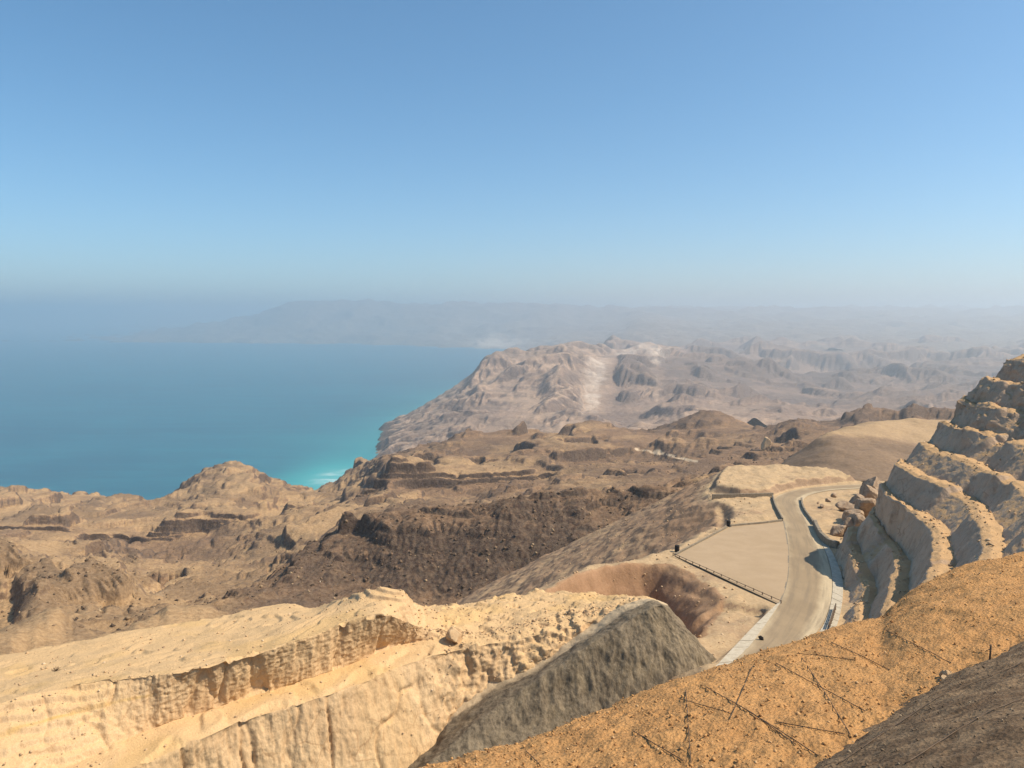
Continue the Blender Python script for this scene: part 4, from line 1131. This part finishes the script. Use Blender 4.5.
def stone_mat(name, c1, c2, c3):
    k = NT(name); a = k.attr('shade')
    c = k.mix(k.ramp(a, 0.0, 0.55), c1, c2); c = k.mix(k.ramp(a, 0.8, 1.0), c, c3)
    return k.done(c, 0.95, k.bump(k.noise(0.08, 4, 0.7), 0.01))
M['st_orange'] = stone_mat('orange_stones', (0.24, 0.12, 0.05), (0.48, 0.27, 0.11), (0.54, 0.36, 0.19))
M['st_dark'] = stone_mat('dark_stones', (0.07, 0.05, 0.035), (0.20, 0.145, 0.095), (0.36, 0.28, 0.19))
M['st_pale'] = stone_mat('limestone_rubble', (0.34, 0.22, 0.13), (0.52, 0.36, 0.21), (0.60, 0.46, 0.31))
M['st_hill'] = stone_mat('hill_stones', (0.06, 0.042, 0.03), (0.18, 0.12, 0.075), (0.38, 0.27, 0.16))
def scatter(P_, mask, n, seed):
    r = np.random.default_rng(seed); idx = np.flatnonzero(mask); k = r.choice(idx, n)
    return P_[k] + np.concatenate([r.normal(0, 0.06, (n, 2)), np.zeros((n, 1))], 1)
po = S_or.p; mo = (S_or.u > 400) & (S_or.u < 1100) & (S_or.v < 830) & (po[:, 2] > CAM_H - 20)
stones('loose_stones', scatter(po, mo, 14000, 1), 0.03, 0.20, M['st_orange'], 'loose stones strewn over the orange slope', 11, 5)
pd = S_dk.p; md = (S_dk.u > 780) & (S_dk.v < 830)
stones('dark_clods', scatter(pd, md, 6000, 2), 0.03, 0.14, M['st_dark'], 'dark clods and chips covering the grey embankment', 12, 4)
pc = S_cut.p; mc = (S_cut.u > 400) & (S_cut.u < 650) & (S_cut.v > 605)
stones('limestone_rubble', np.concatenate([scatter(pc, mc, 2500, 3), scatter(pc, (S_cut.u > -100) & (S_cut.u < 650) & (np.abs(gnormals(pc.reshape(-1, 740, 3))[..., 2]).ravel() > 0.8), 3000, 4)]), 0.08, 0.55, M['st_pale'], 'pale rubble lying on the limestone cut', 13, 5)
pp = S_plat.p; mp = (sdr.ravel() > 0.8) & (pp[:, 0] < 75) & (pp[:, 2] > CAM_H - 95)
stones('fill_rubble', scatter(pp, mp, 6000, 5), 0.15, 0.9, M['st_pale'], 'brown rubble scattered over the roadside fill', 14, 5)
ph_ = S_hill.p; hd = np.hypot(ph_[:, 0], ph_[:, 1])
stones('hill_boulders', scatter(ph_, (hd > 330) & (hd < 1150) & (S_hill.u > -60) & (S_hill.u < 760), 8000, 8), 0.5, 3.2, M['st_hill'], 'scattered dark boulders and brush on the desert hills', 16, 5)
pw = WG.reshape(-1, 3); mw = (pw[:, 1] < 175)
stones('ledge_rubble', scatter(pw, mw & (np.abs(gnormals(WG)[..., 2]).ravel() > 0.75), 3500, 6), 0.12, 0.8, M['st_pale'], 'orange rubble fallen on the ledges of the rock cut', 15, 4)

# ------------------------------------------------------------------ haze
def box_obj(name, lo, hi, mat):
    V = [(x, y, z) for x in (lo[0], hi[0]) for y in (lo[1], hi[1]) for z in (lo[2], hi[2])]
    F = [(0, 1, 3, 2), (4, 6, 7, 5), (0, 4, 5, 1), (2, 3, 7, 6), (0, 2, 6, 4), (1, 5, 7, 3)]
    return mesh_obj(name, V, F, mat)

hm = bpy.data.materials.new('haze_air'); hm.use_nodes = True
ht = hm.node_tree; ht.nodes.clear()
ho = ht.nodes.new('ShaderNodeOutputMaterial'); hv = ht.nodes.new('ShaderNodeVolumePrincipled')
hv.inputs['Color'].default_value = (0.84, 0.94, 1.0, 1)
hv.inputs['Density'].default_value = 0.92e-4
hv.inputs['Anisotropy'].default_value = 0.55
hv.inputs['Density Attribute'].default_value = ''
ht.links.new(hv.outputs[0], ho.inputs['Volume'])
hm.cycles.homogeneous_volume = True
haze = box_obj('haze', (-75000, -3000, -14), (75000, 66000, 1100), hm)
haze['kind'] = 'stuff'
haze['label'] = 'pale blue sea haze filling the air over the coast'
